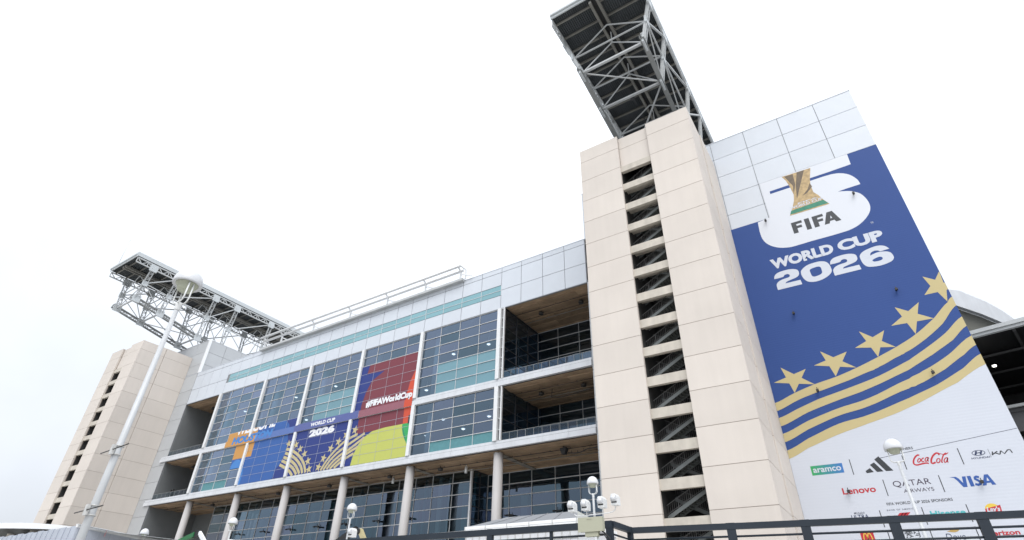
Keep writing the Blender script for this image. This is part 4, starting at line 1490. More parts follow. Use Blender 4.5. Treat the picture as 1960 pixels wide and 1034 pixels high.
# small black floodlights on the banner wall
def wall_flood(x, z):
    r = thing('wall_floodlight', (x, BY - .02, z), 'x', 'floodlight', 'small black floodlights on the banner wall')
    mb = MB()
    mb.box(x - .05, x + .05, BY - .32, BY - .02, z - .05, z + .05)
    mb.build('bracket', M['black'], r)
    mb = MB()
    mb.box(x - .13, x + .13, BY - .50, BY - .26, z - .11, z + .13)
    mb.bar((x, BY - .45, z + .16), (x, BY - .35, z + .34), .07)
    h = mb.build('lamp_head', M['black'], r)
    mb = MB()
    mb.box(x - .11, x + .11, BY - .51, BY - .501, z - .09, z + .10)
    mb.build('lens', M['fixture'], h)
    return r
FL = [(7.2, 46.26, 'floodlight at the right end of the white emblem'), (-3.13, 46.27, 'floodlight at the left edge of the white emblem'),
      (7.29, 32.23, 'floodlight on the plain blue below the big numerals, nearer the right edge'), (-3.15, 32.21, 'floodlight on the plain blue above the lowest star'),
      (7.31, 22.52, 'floodlight on the gold stripes toward the right edge'), (-3.1, 22.64, 'floodlight on the stripes below the lowest star'),
      (-3.08, 12.27, 'floodlight in front of the red sponsor name'), (7.38, 12.1, 'floodlight in front of the blue four letter sponsor name')]
fl0 = wall_flood(*FL[0][:2])
for i, (x, z, lb) in enumerate(FL):
    o = fl0 if i == 0 else copy_tree(fl0)
    o.location = (x, BY - .02, z)
    o['label'] = 'small black ' + lb

# roof vents on top of the banner wall
for x, lb in ((5.56, 'grey roof vent on the banner wall top, nearer its middle'), (10.1, 'grey roof vent on the banner wall top, close to its right corner')):
    mb = MB()
    mb.tube([(x, 66.2, 63.4), (x, 66.2, 64.1)], .11, 10)
    mb.lathe((x, 66.2, 64.05), [(.11, 0), (.22, .02), (.2, .16), (0, .26)], 12)
    tag(mb.build('roof_vent', M['steel']), lb, 'vent', 'roof vents on the banner wall')

# ================================================================== printed window films
FY = YM - .03           # laid over the panes and the thin bars
SY = YM - .30           # over the slab edge
def film(name_label, loc):
    return thing('window_graphic', loc, name_label, 'window graphic', 'printed films across the window bays')
hz = film('orange and blue window film with the city name HOUSTON across the left bays', (-102, YM, 30))
A1, A2 = -107.76, -93.34
mb = MB()
mb.flat([(-116.2, 32.82), (-108.46, 32.82), (-108.46, 34.58), (-116.2, 34.58)], FY)
mb.flat([(A1, 32.82), (-106.0, 32.82), (-106.05, 34.58), (A1, 34.58)], FY)
mb.flat([(-112.25, 28.62), (-108.46, 28.62), (-108.46, 31.5), (-112.25, 31.5)], FY)
mb.flat([(A1, 28.62), (-106.0, 28.62), (-106.0, 31.5), (A1, 31.5)], FY)
mb.flat([(-116.25, 31.52), (-106.0, 31.52), (-106.0, 32.8), (-116.25, 32.8)], SY)
mb.build('orange_block', M['w_orange'], hz)
mb = MB()
mb.flat([(-106.0, 32.82), (A2, 32.82), (A2, 34.58), (-106.0, 34.58)], FY)
mb.flat([(A1, 23.25), (A2, 23.25), (A2, 31.5), (-106.0, 31.5), (-106.0, 28.62), (A1, 28.62)], FY)
mb.flat([(-112.25, 26.68), (-108.46, 26.68), (-108.46, 28.6), (-112.25, 28.6)], FY)
mb.build('blue_field', M['w_blue'], hz)
mb = MB()
mb.flat([(-106.0, 31.52), (A2 - .3, 31.52), (A2 - .3, 32.8), (-106.0, 32.8)], SY)
mb.build('blue_band', M['w_blue_light'], hz)
mb = MB()
mb.flat([(A2, 34.58), (-97.2, 34.58), (-95.9, 33.6), (-95.6, 32.82), (A2, 32.82)], FY - .006)
mb.flat([(A2, 31.5)] + [(x, z) for x, z in DATA['navyedge']][0:6] + [(-97.3, 23.25), (A2, 23.25)], FY - .006)
mb.build('navy_field', M['w_navy'], hz)
mb = MB()
pts = [(-108.46, 26.7), (-112.1, 26.7)] + [(-110.4 + 1.75 * math.cos(math.pi * (1 - i / 12)), 26.7 + 1.75 * math.sin(math.pi * (1 - i / 12)) + .05) for i in range(1, 12)] + [(-108.5, 27.4)]
mb.flat(pts[:2] + pts[2:-1], FY - .006)
mb.flat([(A1, 26.9), (-107.45, 26.3), (-107.2, 25.4), (-107.25, 23.25), (A1, 23.25)], FY - .006)
mb.build('light_circle', M['w_sky'], hz)
label_text('WELCOME', -113.5, -100.35, 33.85, 35.9, 'w_white', .05, .1, parent=hz, y=FY - .01, clip_top=34.56)
label_text('HOUSTON', -113.9, -100.4, 31.82, 33.35, 'w_sky', .06, .15, parent=hz, y=SY - .012)

lf = film('navy window film reading WORLD CUP 2026 between two gold laurel fans', (-85, YM, 28))
B1_, B2_ = -92.62, -78.12
mb = MB()
mb.flat([(B1_, 23.25), (B2_, 23.25), (B2_, 31.5), (B1_, 31.5)], FY)
mb.build('navy_field', M['w_navy'], lf)
mb = MB()
mb.flat([(A2 - .3, 31.52), (-75.9, 31.52), (-75.9, 32.95), (A2 - .3, 32.95)], SY)
mb.build('navy_band', M['w_navy_light'], lf)
def curve(q, k=5):
    r = []
    for i in range(len(q) - 1):
        a, b, c, d = q[max(i - 1, 0)], q[i], q[i + 1], q[min(i + 2, len(q) - 1)]
        for s in range(k):
            t = s / k
            h = lambda u, v, w_, x_: .5 * (2 * v + (w_ - u) * t + (2 * u - 5 * v + 4 * w_ - x_) * t * t + (3 * v - u - 3 * w_ + x_) * t ** 3)
            r.append((h(a[0], b[0], c[0], d[0]), h(a[1], b[1], c[1], d[1])))
    return r + [q[-1]]
for k in ('L1', 'L2', 'L3', 'L4', 'L5', 'R1', 'R2', 'R3', 'R4', 'R5'):
    mb = MB()
    mb.ribbon(curve(DATA[k]), .52 if k[0] == 'L' else .46, FY - .012 - .001 * int(k[1]))
    mb.build('gold_stripe', M['w_gold'], lf)
def star5(cx, cz, r, rot):
    return [(cx + (r if i % 2 == 0 else r * .40) * math.cos(rot + math.pi * i / 5), cz + (r if i % 2 == 0 else r * .40) * math.sin(rot + math.pi * i / 5)) for i in range(10)]
for i, (x, z) in enumerate(DATA['Ls'] + DATA['Rs']):
    mb = MB()
    mb.flat(star5(x, z, .88, math.pi / 2 + (.25 if i < 6 else -.25)), FY - .02)
    mb.build('star', M['w_gold'], lf)
label_text('WORLD CUP', -88.8, -82.0, 31.9, 32.62, 'w_white', .045, parent=lf, y=SY - .012)
label_text('2026', -88.9, -81.9, 29.95, 31.4, 'w_white', .075, parent=lf, y=FY - .024)

hf = film('maroon and lime window film with a white tournament hashtag in the fourth bay', (-70, YM, 32))
D1, D2 = -77.36, -63.06
mb = MB()
mb.flat([(D1, 32.84), (D2, 32.84), (D2, 41.62), (D1, 41.62)], FY)
mb.flat([(D1, 28.0), (D2, 28.0), (D2, 31.5), (D1, 31.5)], FY)
mb.build('maroon_field', M['w_maroon'], hf)
mb = MB()
mb.flat([(-75.85, 31.52), (-63.06, 31.52), (-63.06, 32.82), (-75.85, 32.82)], SY)
mb.build('maroon_band', M['w_maroon_light'], hf)
mb = MB()
mb.flat([(D1, 32.84), (-75.83, 32.84)] + [(x, z) for x, z in DATA['bluestep'][:6]][::-1] + [(D1, 41.62)], FY - .006)
mb.flat([(D1, 28.2), (-75.8, 28.6), (-75.83, 31.5), (D1, 31.5)], FY - .006)
mb.flat([(D1, 23.25), (-75.9, 23.25), (-75.6, 25.1), (-74.8, 26.7), (-73.5, 27.9), (-71.9, 28.62), (-75.8, 28.62), (D1, 28.2)], FY - .006)
mb.build('blue_field', M['w_navy'], hf)
mb = MB()
mb.flat([(-75.93, 23.25), (-75.62, 25.08), (-74.8, 26.7), (-73.54, 27.84), (-71.87, 28.59), (-68.92, 28.8), (D2, 28.75), (D2, 23.25)], FY - .007)
mb.build('lime_field', M['w_lime'], hf)
mb = MB()
mb.flat([(D2, 38.6), (-63.4, 38.2), (-64.3, 36.4), (-64.75, 34.4), (-64.85, 32.84), (D2, 32.84)], FY - .008)
mb.flat([(-64.92, 31.5), (-64.8, 28.78), (-63.7, 28.75), (-63.7, 30.1), (D2, 30.1), (D2, 31.5)], FY - .008)
mb.flat([(-64.88, 31.52), (D2, 31.52), (D2, 32.82), (-64.85, 32.82)], SY - .006)
mb.build('orange_arc', M['w_redorange'], hf)
mb = MB()
mb.flat([(-64.86, 28.76), (-64.8, 27.9), (-64.5, 27.0), (-63.9, 26.0), (D2, 25.0), (D2, 28.76)], FY - .01)
mb.build('green_arc', M['w_green'], hf)
mb = MB()
mb.flat([(-63.7, 28.6), (D2, 28.6), (D2, 30.1), (-63.7, 30.1)], FY - .011)
mb.build('dark_patch', M['f_black'], hf)
label_text('#FIFAWorldCup', -74.6, -63.45, 32.95, 34.45, 'w_white', .06, 0, .95, parent=hf, y=FY - .03)

def film_seams(parent, i, z0, z1):
    a, b = BAYS[i] + .36, BAYS[i + 1] - .36
    mb = MB()
    for x in frange(BAYS[i], BAYS[i + 1], 4)[1:-1]:
        for q0, q1 in ((z0, min(z1, 31.5)), (32.84, z1)):
            if q1 > q0:
                mb.box(x - .028, x + .028, FY - .034, FY - .030, q0, q1)
    for z in ZU + ZL:
        if z0 < z < z1 and not 31.4 < z < 32.9:
            mb.box(a, b, FY - .035, FY - .031, z - .024, z + .024)
    mb.build('seam', M['w_seam'], parent)
film_seams(hz, 1, 23.25, 34.5)
film_seams(lf, 2, 23.25, 32.9)
film_seams(hf, 3, 23.25, 41.6)

# ================================================================== lamps behind the glass and fixtures under the ceilings
def pendant(x, y, z):
    r = thing('pendant_lamp', (x, y, z), 'x', 'lamp', 'lit pendant lamps inside the window bays')
    mb = MB()
    mb.lathe((x, y, z), [(0, -.14), (.2, -.12), (.30, .0), (.2, .02), (0, .03)], 16)
    mb.build('diffuser', M['glow'], r)
    mb = MB()
    mb.lathe((x, y, z), [(.42, .02), (.30, .22), (.08, .42), (.03, .45), (.03, 1.6), (0, 1.6)], 16)
    mb.build('shade', M['steel'], r)
    return r
PL = [(-58.22, 41.49, 'lower left of two in the rightmost upper bay'), (-50.55, 41.57, 'upper right of two in the rightmost upper bay'), (-63.8, 35.77, 'beside the mullion right of the hashtag film'),
      (-49.72, 28.69, 'rightmost in the rightmost lower bay'), (-59.25, 29.71, 'second from the left in the rightmost lower bay'), (-54.8, 27.44, 'above the teal curtains in the rightmost lower bay'), (-62.6, 27.46, 'leftmost in the rightmost lower bay'),
      (-119.36, 41.34, 'in the leftmost upper bay'), (-101.4, 41.4, 'in the second upper bay from the left'), (-88.97, 41.48, 'above the teal panes in the middle upper bay'), (-96.04, 35.6, 'just above the blue film of the second bay')]
p0_ = pendant(PL[0][0], 69, PL[0][1])
for i, (x, z, lb) in enumerate(PL):
    o = p0_ if i == 0 else copy_tree(p0_)
    o.location = (x, 69, z)
    o['label'] = 'small lit pendant lamp behind the glass, ' + lb

def downlight(x, y, z):
    r = thing('ceiling_light', (x, y, z), 'x', 'light', 'dark drum lights under the balcony ceilings')
    mb = MB()
    mb.lathe((x, y, z), [(0, -.45), (.36, -.45), (.42, -.38), (.42, -.08), (.30, 0), (0, 0)], 20)
    mb.build('housing', M['fixture'], r)
    mb = MB()
    mb.lathe((x, y, z), [(0, .22), (.06, .22), (.06, -.02), (0, -.02)], 8)
    mb.bar((x, y, z - .2), (x + .5, y + .1, z - .15), .05)
    mb.build('stem', M['fixture'], r)
    return r
DL = [(-32.72, 69.37, 45.15, 'right hand one in the top right balcony'), (-40.18, 69.36, 45.15, 'left hand one in the top right balcony'), (-40.35, 69.46, 31.05, 'left hand one in the lower right balcony'), (-33.09, 69.5, 31.05, 'right hand one in the lower right balcony'),
      (-57.91, 67.9, 21.45, 'between the two columns nearest the near tower'), (-97.7, 67.9, 21.45, 'between the third and fourth columns from the far end'), (-83.4, 67.9, 21.45, 'left of the column under the lime film'), (-68.74, 67.9, 21.45, 'right of the column under the lime film'), (-120.9, 69.0, 21.45, 'just right of the leftmost column'),
      (-134.36, 69.3, 44.95, 'in the top left balcony'), (-135.18, 69.6, 31.05, 'in the lower left balcony')]
d0_ = downlight(*DL[0][:3])
for i, (x, y, z, lb) in enumerate(DL):
    o = d0_ if i == 0 else copy_tree(d0_)
    o.location = (x, y, z)
    o['label'] = 'dark drum ceiling light, ' + lb

for i, (x, lb) in enumerate(((-53.73, 'white cylinder light hanging near the glass corner left of the nearest column'), (-69.05, 'white cylinder light hanging left of the second nearest column'))):
    r = thing('cylinder_light', (x, 69.1, 21.2), lb, 'light', 'white hanging cylinder lights')
    mb = MB()
    mb.tube([(x, 69.1, 20.4), (x, 69.1, 21.4)], .21, 16)
    mb.build('housing', M['lampwhite'], r)
    mb = MB()
    mb.tube([(x, 69.1, 21.4), (x, 69.1, 21.75)], .05, 8)
    mb.build('stem', M['clamp'], r)

r = thing('loudspeaker', (-35.76, 67.7, 20.9), 'black wedge loudspeaker hanging under the ceiling beside the near stair tower', 'speaker')
mb = MB()
mb.prism([(-36.25, 21.45), (-35.2, 21.45), (-35.5, 20.65), (-36.0, 20.65)], 67.3, 68.0)
mb.build('cabinet', M['black'], r)
mb = MB()
mb.box(-35.8, -35.7, 67.5, 67.7, 21.45, 21.75)
mb.build('hanger', M['darkgrey'], r)
mb = MB()
pts = [(-35.2 + i * .47, 67.9, 20.85 - .25 * math.sin(min(i / 6, 1) * math.pi) + .02 * i) for i in range(13)]
mb.tube(pts, .07, 6)
for i in range(1, 12):
    if i % 2:
        mb.bar(pts[i], (pts[i][0], 67.9, pts[i][2] + .35), .05)
tag(mb.build('cable_run', M['fixture']), 'dark cable looping from the black loudspeaker toward the near stair tower', 'cable')
mb = MB()
mb.tube([(-38.4, 69.4, 31.2), (-38.5, 69.4, 29.9), (-37.0, 69.4, 29.6), (-33, 69.4, 29.9), (-29.7, 69.4, 30.2)], .06, 6)
tag(mb.build('cable_run', M['fixture']), 'dark cable drooping below the ceiling of the lower right balcony', 'cable')

# dark spotlights on stalks outside the ground floor glass
def spot(x, y, z):
    r = thing('glass_spotlight', (x, y, z), 'x', 'spotlight', 'dark spotlights on stalks before the ground floor glass')
    mb = MB()
    mb.bar((x, y, z - .1), (x, y, z + .5), .07)
    mb.bar((x - .62, y - .1, z), (x + .62, y - .1, z), .12, .2)
    mb.build('arm', M['black'], r)
    mb = MB()
    mb.box(x - .75, x - .35, y - .35, y, z - .12, z + .06)
    mb.build('lamp_head', M['black'], r)
    mb = MB()
    mb.box(x + .35, x + .75, y - .35, y, z - .16, z + .04)
    mb.build('lamp_head', M['black'], r)
    return r
SPX = [(-113.0, 71.6, 15.5, 'leftmost, beyond the lamp post by the second column'), (-104.9, 71.6, 15.5, 'right of the lamp post by the second column'), (-97.1, 71.6, 15.45, 'just right of the third column'), (-89.2, 71.6, 15.4, 'midway between the third and fourth columns'), (-82.0, 71.6, 15.4, 'left of the lamp post by the fourth column'), (-74.1, 71.6, 15.35, 'right of the lamp post by the fourth column'), (-66.9, 71.6, 15.3, 'beside the second nearest column'), (-50.0, 76.0, 15.2, 'above the white tent, right of the nearest column'), (-41.5, 76.0, 15.2, 'above the white tent, toward the near stair tower')]
s0_ = spot(*SPX[0][:3])
for i, (x, y, z, lb) in enumerate(SPX):
    o = s0_ if i == 0 else copy_tree(s0_)
    o.location = (x, y, z)
    o['label'] = 'dark spotlight before the ground floor glass, ' + lb

mb = MB()
mb.box(-80.2, -76.6, 72.35, 72.4, 16.8, 18.4)
tag(mb.build('wall_screen', mat('dull red panel', P(120, 72, 80, .6), .6)), 'dull red panel behind the ground floor glass near the fourth column', 'panel')

# black equipment on the far lower balcony
r = thing('equipment_stand', (-133.8, 66.2, 23.2), 'black equipment stand behind the railing of the lower left balcony', 'stand')
mb = MB()
mb.box(-134.4, -133.6, 65.9, 66.5, 23.2, 24.25)
mb.build('case', M['black'], r)
mb = MB()
mb.bar((-134.4, 66.0, 24.2), (-133.9, 66.0, 24.9), .25)
mb.bar((-133.8, 66.1, 24.3), (-133.2, 66.1, 25.0), .28)
mb.bar((-134.7, 66.0, 24.3), (-133.2, 66.0, 24.45), .16)
mb.build('arm', M['black'], r)
mb = MB()
mb.bar((-132.9, 66.0, 23.2), (-132.9, 66.0, 24.4), .06)
mb.box(-133.05, -132.75, 65.9, 66.1, 24.35, 24.7)
mb.build('monitor', M['black'], r)
KD = Vector((-.39, .92, 0)).normalized()

# ================================================================== street lamps
LAMPZ = 6.45      # rim of the dome above the camera's level


def lamp_head(r, x, y, zr, R_=.35):
    mb = MB()
    prof = [(R_ * .74, .035), (R_ * .97, 0), (R_ * 1.0, .05)] + [(R_ * math.cos(a), .05 + R_ * 1.18 * math.sin(a)) for a in [math.pi / 2 * k / 9 for k in range(1, 10)]]
    mb.lathe((x, y, zr), prof[:-1] + [(0, .05 + R_ * 1.18)], 28)
    d = mb.build('dome', M['dome'], r)
    mb = MB()
    mb.lathe((x, y, zr), [(R_ * .76, .03), (R_ * .72, .0), (R_ * .58, -.04), (R_ * .55, -.12), (R_ * .40, -.15), (0, -.15)], 28)
    mb.build('reflector', M['reflector'], d)
    k = R_ / .35
    for s in (-.055, .055):
        mb = MB()
        w_ = .25 * k
        mb.tube([(x + s * .2 - w_, y + s, zr), (x - w_, y + s, zr - .36), (x - w_ + .03, y + s, zr - .43), (x - w_ + .10, y + s, zr - .47), (x + w_ - .10, y + s, zr - .47), (x + w_ - .03, y + s, zr - .43), (x + w_, y + s, zr - .36), (x - s * .2 + w_, y + s, zr)], .017, 8)
        mb.build('cradle', M['lampwhite'], r)


def lamp_post(x, y, zr, label, big=False, box=False, R_=.35):
    r = thing('street_lamp', (x, y, GZ), label, 'street lamp', 'white dome street lamps')
    mb = MB()
    zt = zr - .47
    if big:
        prof = [(.115, 0), (.112, .1)]
        mb.tube([(x, y, GZ), (x, y, zt - .16)], .082, 24, r2=.046)
    else:
        mb.tube([(x, y, GZ), (x, y, zt - .16)], .088, 16, r2=.055)
    mb.build('pole', M['polewhite'], r)
    mb = MB()
    mb.lathe((x, y, zt - .17), [(0, 0), (.052, 0), (.06, .02), (.062, .12), (.08, .17), (.05, .175), (0, .175)], 16)
    mb.build('collar', M['lampwhite'], r)
    mb = MB()
    mb.lathe((x, y, GZ), [(.22, 0), (.22, .05), (.15, .12), (.14, .35), (0, .36)], 16)
    mb.build('base', M['polewhite'], r)
    lamp_head(r, x, y, zr, R_)
    if big:
        for z in (2.72, 1.66):
            mb = MB()
            rr = .082 - .036 * (z - GZ) / (zt - GZ) + .012
            for dz in (-.09, .07):
                mb.lathe((x, y, z + dz), [(rr, 0), (rr + .01, 0), (rr + .01, .022), (rr, .022), (rr, 0)], 20)
                mb.box(x - rr - .05, x - rr + .01, y - .03, y + .0, z + dz, z + dz + .022)
            mb.box(x - .03, x + .05, y - rr - .045, y - rr + .01, z - .09, z + .09)
            mb.box(x + .0, x + .10, y - rr - .05, y - rr - .02, z - .10, z - .03)
            cl_ = mb.build('clamp', M['clamp'], r)
            mb = MB()
            mb.tube([(x - .40, y - rr - .03, z - .03), (x + .60, y - rr - .03, z + .02)], .011, 8)
            mb.build('banner_rod', M['fixture'], cl_)
    if box:
        flood_box(r, x + .34, y - .1, zr - 1.35, True, x)
    return r


def flood_box(r, x, y, z, link=False, px=0):
    mb = MB()
    a = [(x - .17, z - .27), (x + .17, z - .27), (x + .17, z + .12), (x + .06, z + .26), (x - .12, z + .26), (x - .17, z + .2)]
    mb.prism([(p, q) for p, q in a], y, y + .40)
    if link:
        mb.bar((px, y + .1, z - .2), (x - .1, y + .15, z - .2), .05)
    h = mb.build('floodlight', M['lampwhite'], r)
    mb = MB()
    mb.tube([(x - .13, y - .03, z + .02), (x + .13, y - .03, z + .02)], .14, 16)
    mb.lathe((x, y - .03, z + .02), [(0, -.15), (.1, -.12), (.16, 0), (.1, .12), (0, .15)], 14)
    mb.build('lens', M['dome'], h)
    mb = MB()
    mb.box(x - .14, x + .14, y - .02, y - .004, z - .17, z - .10)
    mb.build('slot', M['black'], h)


lamp_post(-12.05, 4.70, 6.42, 'tall white lamp pole near the camera at left with two bare banner rods', big=True, R_=.31)
lamp_post(.75, 27.0, 6.50, 'white dome street lamp standing before the sponsor logos on the banner', R_=.34)
lamp_post(-30.2, 26.8, 6.55, 'white dome street lamp with a side floodlight, before the dull red panel', box=True, R_=.34)
lamp_post(-42.9, 26.5, 6.50, 'white dome street lamp with side floodlight, at the second column from left', box=True)
lamp_post(-55.0, 26.1, 6.40, 'small white dome street lamp peeping over the metal kiosk at the lower left')
r = lamp_post(-12.75, 27.2, 6.55, 'white dome street lamp carrying a row of four floodlights on a cross arm', R_=.30)
mb = MB()
mb.tube([(-13.85, 27.1, 5.26), (-13.83, 27.1, 5.16), (-13.7, 27.1, 5.08), (-13.5, 27.1, 5.06), (-11.9, 27.1, 5.10), (-11.7, 27.1, 5.13), (-11.56, 27.1, 5.22), (-11.53, 27.1, 5.36)], .025, 8)
mb.tube([(-13.12, 27.1, 5.06), (-13.12, 27.1, 5.3)], .025, 8)
mb.tube([(-12.23, 27.1, 5.10), (-12.23, 27.1, 5.3)], .025, 8)
mb.build('cross_arm', M['lampwhite'], r)
for x, z in ((-13.92, 5.55), (-13.15, 5.56), (-12.23, 5.62), (-11.50, 5.68)):
    flood_box(r, x, 26.9, z)

# beige box on a thin post just in front of the railing corner
r = thing('electrical_box', (-2.66, 5.6, -.1), 'beige electrical box on a thin white post in front of the railing corner', 'box')
mb = MB()
mb.box(-2.79, -2.525, 5.56, 5.62, .888, 1.015)
mb.box(-2.797, -2.518, 5.552, 5.562, .883, 1.02)
mb.box(-2.69, -2.635, 5.548, 5.553, 1.0, 1.006)
mb.build('cover', M['beige'], r)
mb = MB()
mb.box(-2.725, -2.58, 5.565, 5.615, .84, .887)
mb.build('lower_box', M['beige'], r)
mb = MB()
mb.tube([(-2.60, 5.60, -.1), (-2.60, 5.60, .84)], .010, 10)
mb.build('post', M['lampwhite'], r)
mb = MB()
mb.tube([(-2.55, 5.6, .886), (-2.52, 5.6, .87), (-2.48, 5.62, .82), (-2.46, 5.65, .70)], .007, 8)
mb.tube([(-2.58, 5.6, .86), (-2.53, 5.6, .855), (-2.50, 5.62, .80), (-2.49, 5.65, .66)], .006, 8)
mb.build('cable', M['black'], r)

# ================================================================== slate railing in the foreground
rl = thing('metal_railing', (-2.5, 6.2, -.1), 'dark slate steel railing with flat posts and thin rods across the bottom of the view', 'railing')
H1 = 1.012
A_ = Vector((-9.5, 5.52, 0))
B_ = Vector((-2.53, 5.82, 0))
Cc = Vector((-2.52, 6.30, 0))
D_ = Vector((2.6, 7.10, 0))


def rail_run(p, q, hh, top=(.052, .058), rods=True, posts=(), pw=(.085, .045), z=0):
    mb = MB()
    mb.bar(p + Vector((0, 0, H1 - top[1] / 2)), q + Vector((0, 0, H1 - top[1] / 2)), top[0], top[1])
    mb.build('top_rail', M['rail'], rl)
    d = (q - p).normalized()
    if rods:
        mb = MB()
        for k in range(9):
            zz = H1 - .125 - .078 * k
            mb.tube([p + Vector((0, 0, zz)), q + Vector((0, 0, zz))], .0105, 8)
        mb.build('rod', M['rail'], rl)
    for s in posts:
        c = p + d * s
        mb = MB()
        mb.bar(c + Vector((0, 0, -.1)), c + Vector((0, 0, H1 + .003)), pw[1], pw[0], up=d)
        mb.build('post', M['rail'], rl)


LA = (B_ - A_).length
rail_run(A_, B_, H1, posts=(LA - .03, LA - 1.52, LA - 3.0, LA - 4.5, LA - 6.0), top=(.055, .066), pw=(.07, .05))
mb = MB()
c = A_ + (B_ - A_).normalized() * (LA - .72)
mb.bar(c + Vector((0, 0, -.1)), c + Vector((0, 0, H1 - .05)), .03, .03)
mb.build('baluster', M['rail'], rl)
rail_run(B_, Cc, H1, posts=((Cc - B_).length - .02,), pw=(.06, .05))
rail_run(Cc, D_, H1, posts=(1.06, 1.765, 2.53, 3.22, 4.0), pw=(.088, .045))
plat = MB()
plat.box(-14, 8, 5.3, 14, GZ + .01, -.1)
tag(plat.build('raised_walkway', M['ground']), kind='structure')

# ================================================================== white event tent behind the railing
r = thing('event_tent', (-19.2, 32, GZ), 'white event tent with hipped grey fabric roof behind the railing', 'tent')
x0, x1, y0, y1, ze, zr_ = -23.05, -15.15, 30.0, 35.5, 5.52, 6.42
mb = MB()
mb.face([(x0, y0, ze), (x1, y0, ze), (x1 - 1.3, 32.7, zr_), (x0 + 1.3, 32.7, zr_)])
mb.face([(x0, y1, ze), (x1, y1, ze), (x1 - 1.3, 32.7, zr_), (x0 + 1.3, 32.7, zr_)])
mb.face([(x0, y0, ze), (x0, y1, ze), (x0 + 1.3, 32.7, zr_)])
for i in range(1, 5):
    t = i / 5
    xe = x0 + (x1 - x0) * t
    xt = x0 + 1.3 + (x1 - x0 - 2.6) * t
    mb.bar((xe, y0 + .02, ze + .015), (xt, 32.68, zr_ + .012), .045)
mb.build('roof', M['tentroof'], r)
mb = MB()
mb.face([(x1, y0, ze), (x1, y1, ze), (x1 - 1.3, 32.7, zr_)])
mb.build('gable', M['tentgrey'], r)
mb = MB()
mb.box(x0 - .03, x1 + .03, y0 - .06, y0 - .03, ze - .16, ze + .01)
mb.box(x0 - .03, x1 + .03, y0 - .04, y0 - .01, ze - .33, ze - .17)
mb.box(x1 + .0, x1 + .03, y0, y1, ze - .33, ze + .01)
mb.box(x0 - .03, x0, y0, y1, ze - .33, ze + .01)
mb.build('valance', M['tentwhite'], r)
for i in range(6):
    mb = MB()
    x = x0 + (x1 - x0) * i / 5
    mb.box(x - .03, x + .03, y0 - .08, y0 - .065, ze - .34, ze + .01)
    mb.build('strap', M['clamp'], r)
mb = MB()
mb.box(x0 + .05, x1 - .05, y0 + .1, y1 - .1, GZ, ze - .1)
mb.build('wall', M['tentclear'], r)
mb = MB()
for i in range(16):
    x = x0 + (x1 - x0) * i / 15
    mb.box(x - .018, x + .018, y0 + .05, y0 + .095, GZ, ze - .2)
for z in frange(GZ, ze - .4, 12):
    mb.box(x0, x1, y0 + .05, y0 + .09, z - .014, z + .014)
mb.build('frame', M['clamp'], r)

# ================================================================== metal kiosk and curved white canopy, lower left
r = thing('metal_kiosk', (-52.3, 22, GZ), 'low pale metal kiosk with standing seam walls at the lower left corner', 'kiosk')
K0 = Vector((-52.6, 20.0, 0))
zt = 6.05
mb = MB()
n = 24
for i in range(n):                       # front wall, ribbed panels with a saw-toothed top
    xa = K0.x - 24 + 24 * i / n
    xb_ = K0.x - 24 + 24 * (i + 1) / n
    mb.box(xa + .02, xb_ - .02, 20.0, 20.08, GZ, zt + (.06 if i % 2 else .0))
    mb.box(xb_ - .02, xb_ + .02, 19.94, 20.1, GZ, zt + .02)
mb.build('front_wall', M['kioskclad'], r)
kdir = KD
n = 24
mb = MB()
L_ = 26.0
for i in range(n):
    p = K0 + kdir * (L_ * i / n + .02)
    q = K0 + kdir * (L_ * (i + 1) / n - .02)
    nrm = Vector((-kdir.y, kdir.x, 0)) * .05
    mb.bar(Vector((p.x, p.y, (zt + GZ) / 2)), Vector((q.x, q.y, (zt + GZ) / 2)), .08, zt - GZ - .1)
    e = K0 + kdir * (L_ * (i + 1) / n)
    mb.bar(Vector((e.x, e.y, GZ)), Vector((e.x, e.y, zt - .06)), .05, .14, up=kdir)
mb.build('side_wall', M['kioskclad'], r)
mb = MB()
a = K0 - kdir * .1
b = K0 + kdir * L_
mb.bar(Vector((a.x, a.y, zt)), Vector((b.x, b.y, zt)), .16, .16)
mb.bar(Vector((a.x, a.y, zt + .13)), Vector((b.x, b.y, zt + .13)), .30, .05)
mb.build('coping', M['white'], r)
c = K0 + kdir * 2.7
mb = MB()
mb.bar(Vector((c.x, c.y, zt - .35)), Vector((c.x, c.y, zt + .17)), .18, .08)
tag(mb.build('marker_tape', M['redtape']), 'faded red tape strip on the coping of the metal kiosk', 'tape')
r = thing('curved_canopy', (-66, 22, 6), 'white curved canopy with dark open rafters rising behind the metal kiosk', 'canopy')
top_ = [(-100, 8.3), (-85, 8.1), (-76, 7.8), (-69.2, 7.42), (-65, 7.16), (-61.9, 6.92), (-57.5, 6.52), (-54.5, 6.2), (-53.0, 6.02)]
bot_ = [(-100, 7.7), (-85, 7.55), (-76, 7.3), (-68.6, 6.93), (-64.5, 6.66), (-61.0, 6.42), (-57.3, 6.14), (-54.5, 5.98), (-53.0, 5.9)]
mb = MB()
mb.prism(top_ + bot_[::-1], 20.3, 20.7)
mb.build('fascia', M['trim'], r)
mb = MB()
for (xa, za), (xb_, zb_) in zip(top_[:-1], top_[1:]):
    mb.face([(xa, 20.6, za - .02), (xb_, 20.6, zb_ - .02), (xb_ + 3, 40, zb_ - .1), (xa + 3, 40, za - .1)])
mb.build('roof', M['clad_warm'], r)
mb = MB()
mb.box(-120, -84, 31, 31.2, GZ, 8.0)
mb.build('rear_wall', M['darkgrey'], r)
mb = MB()
for x in frange(-96, -62, 7):
    mb.bar((x - 1.0, 20.8, 6.2), (x - 26, 30.8, 8.2), .5, .6)
mb.build('rafter', M['beamcon'], r)

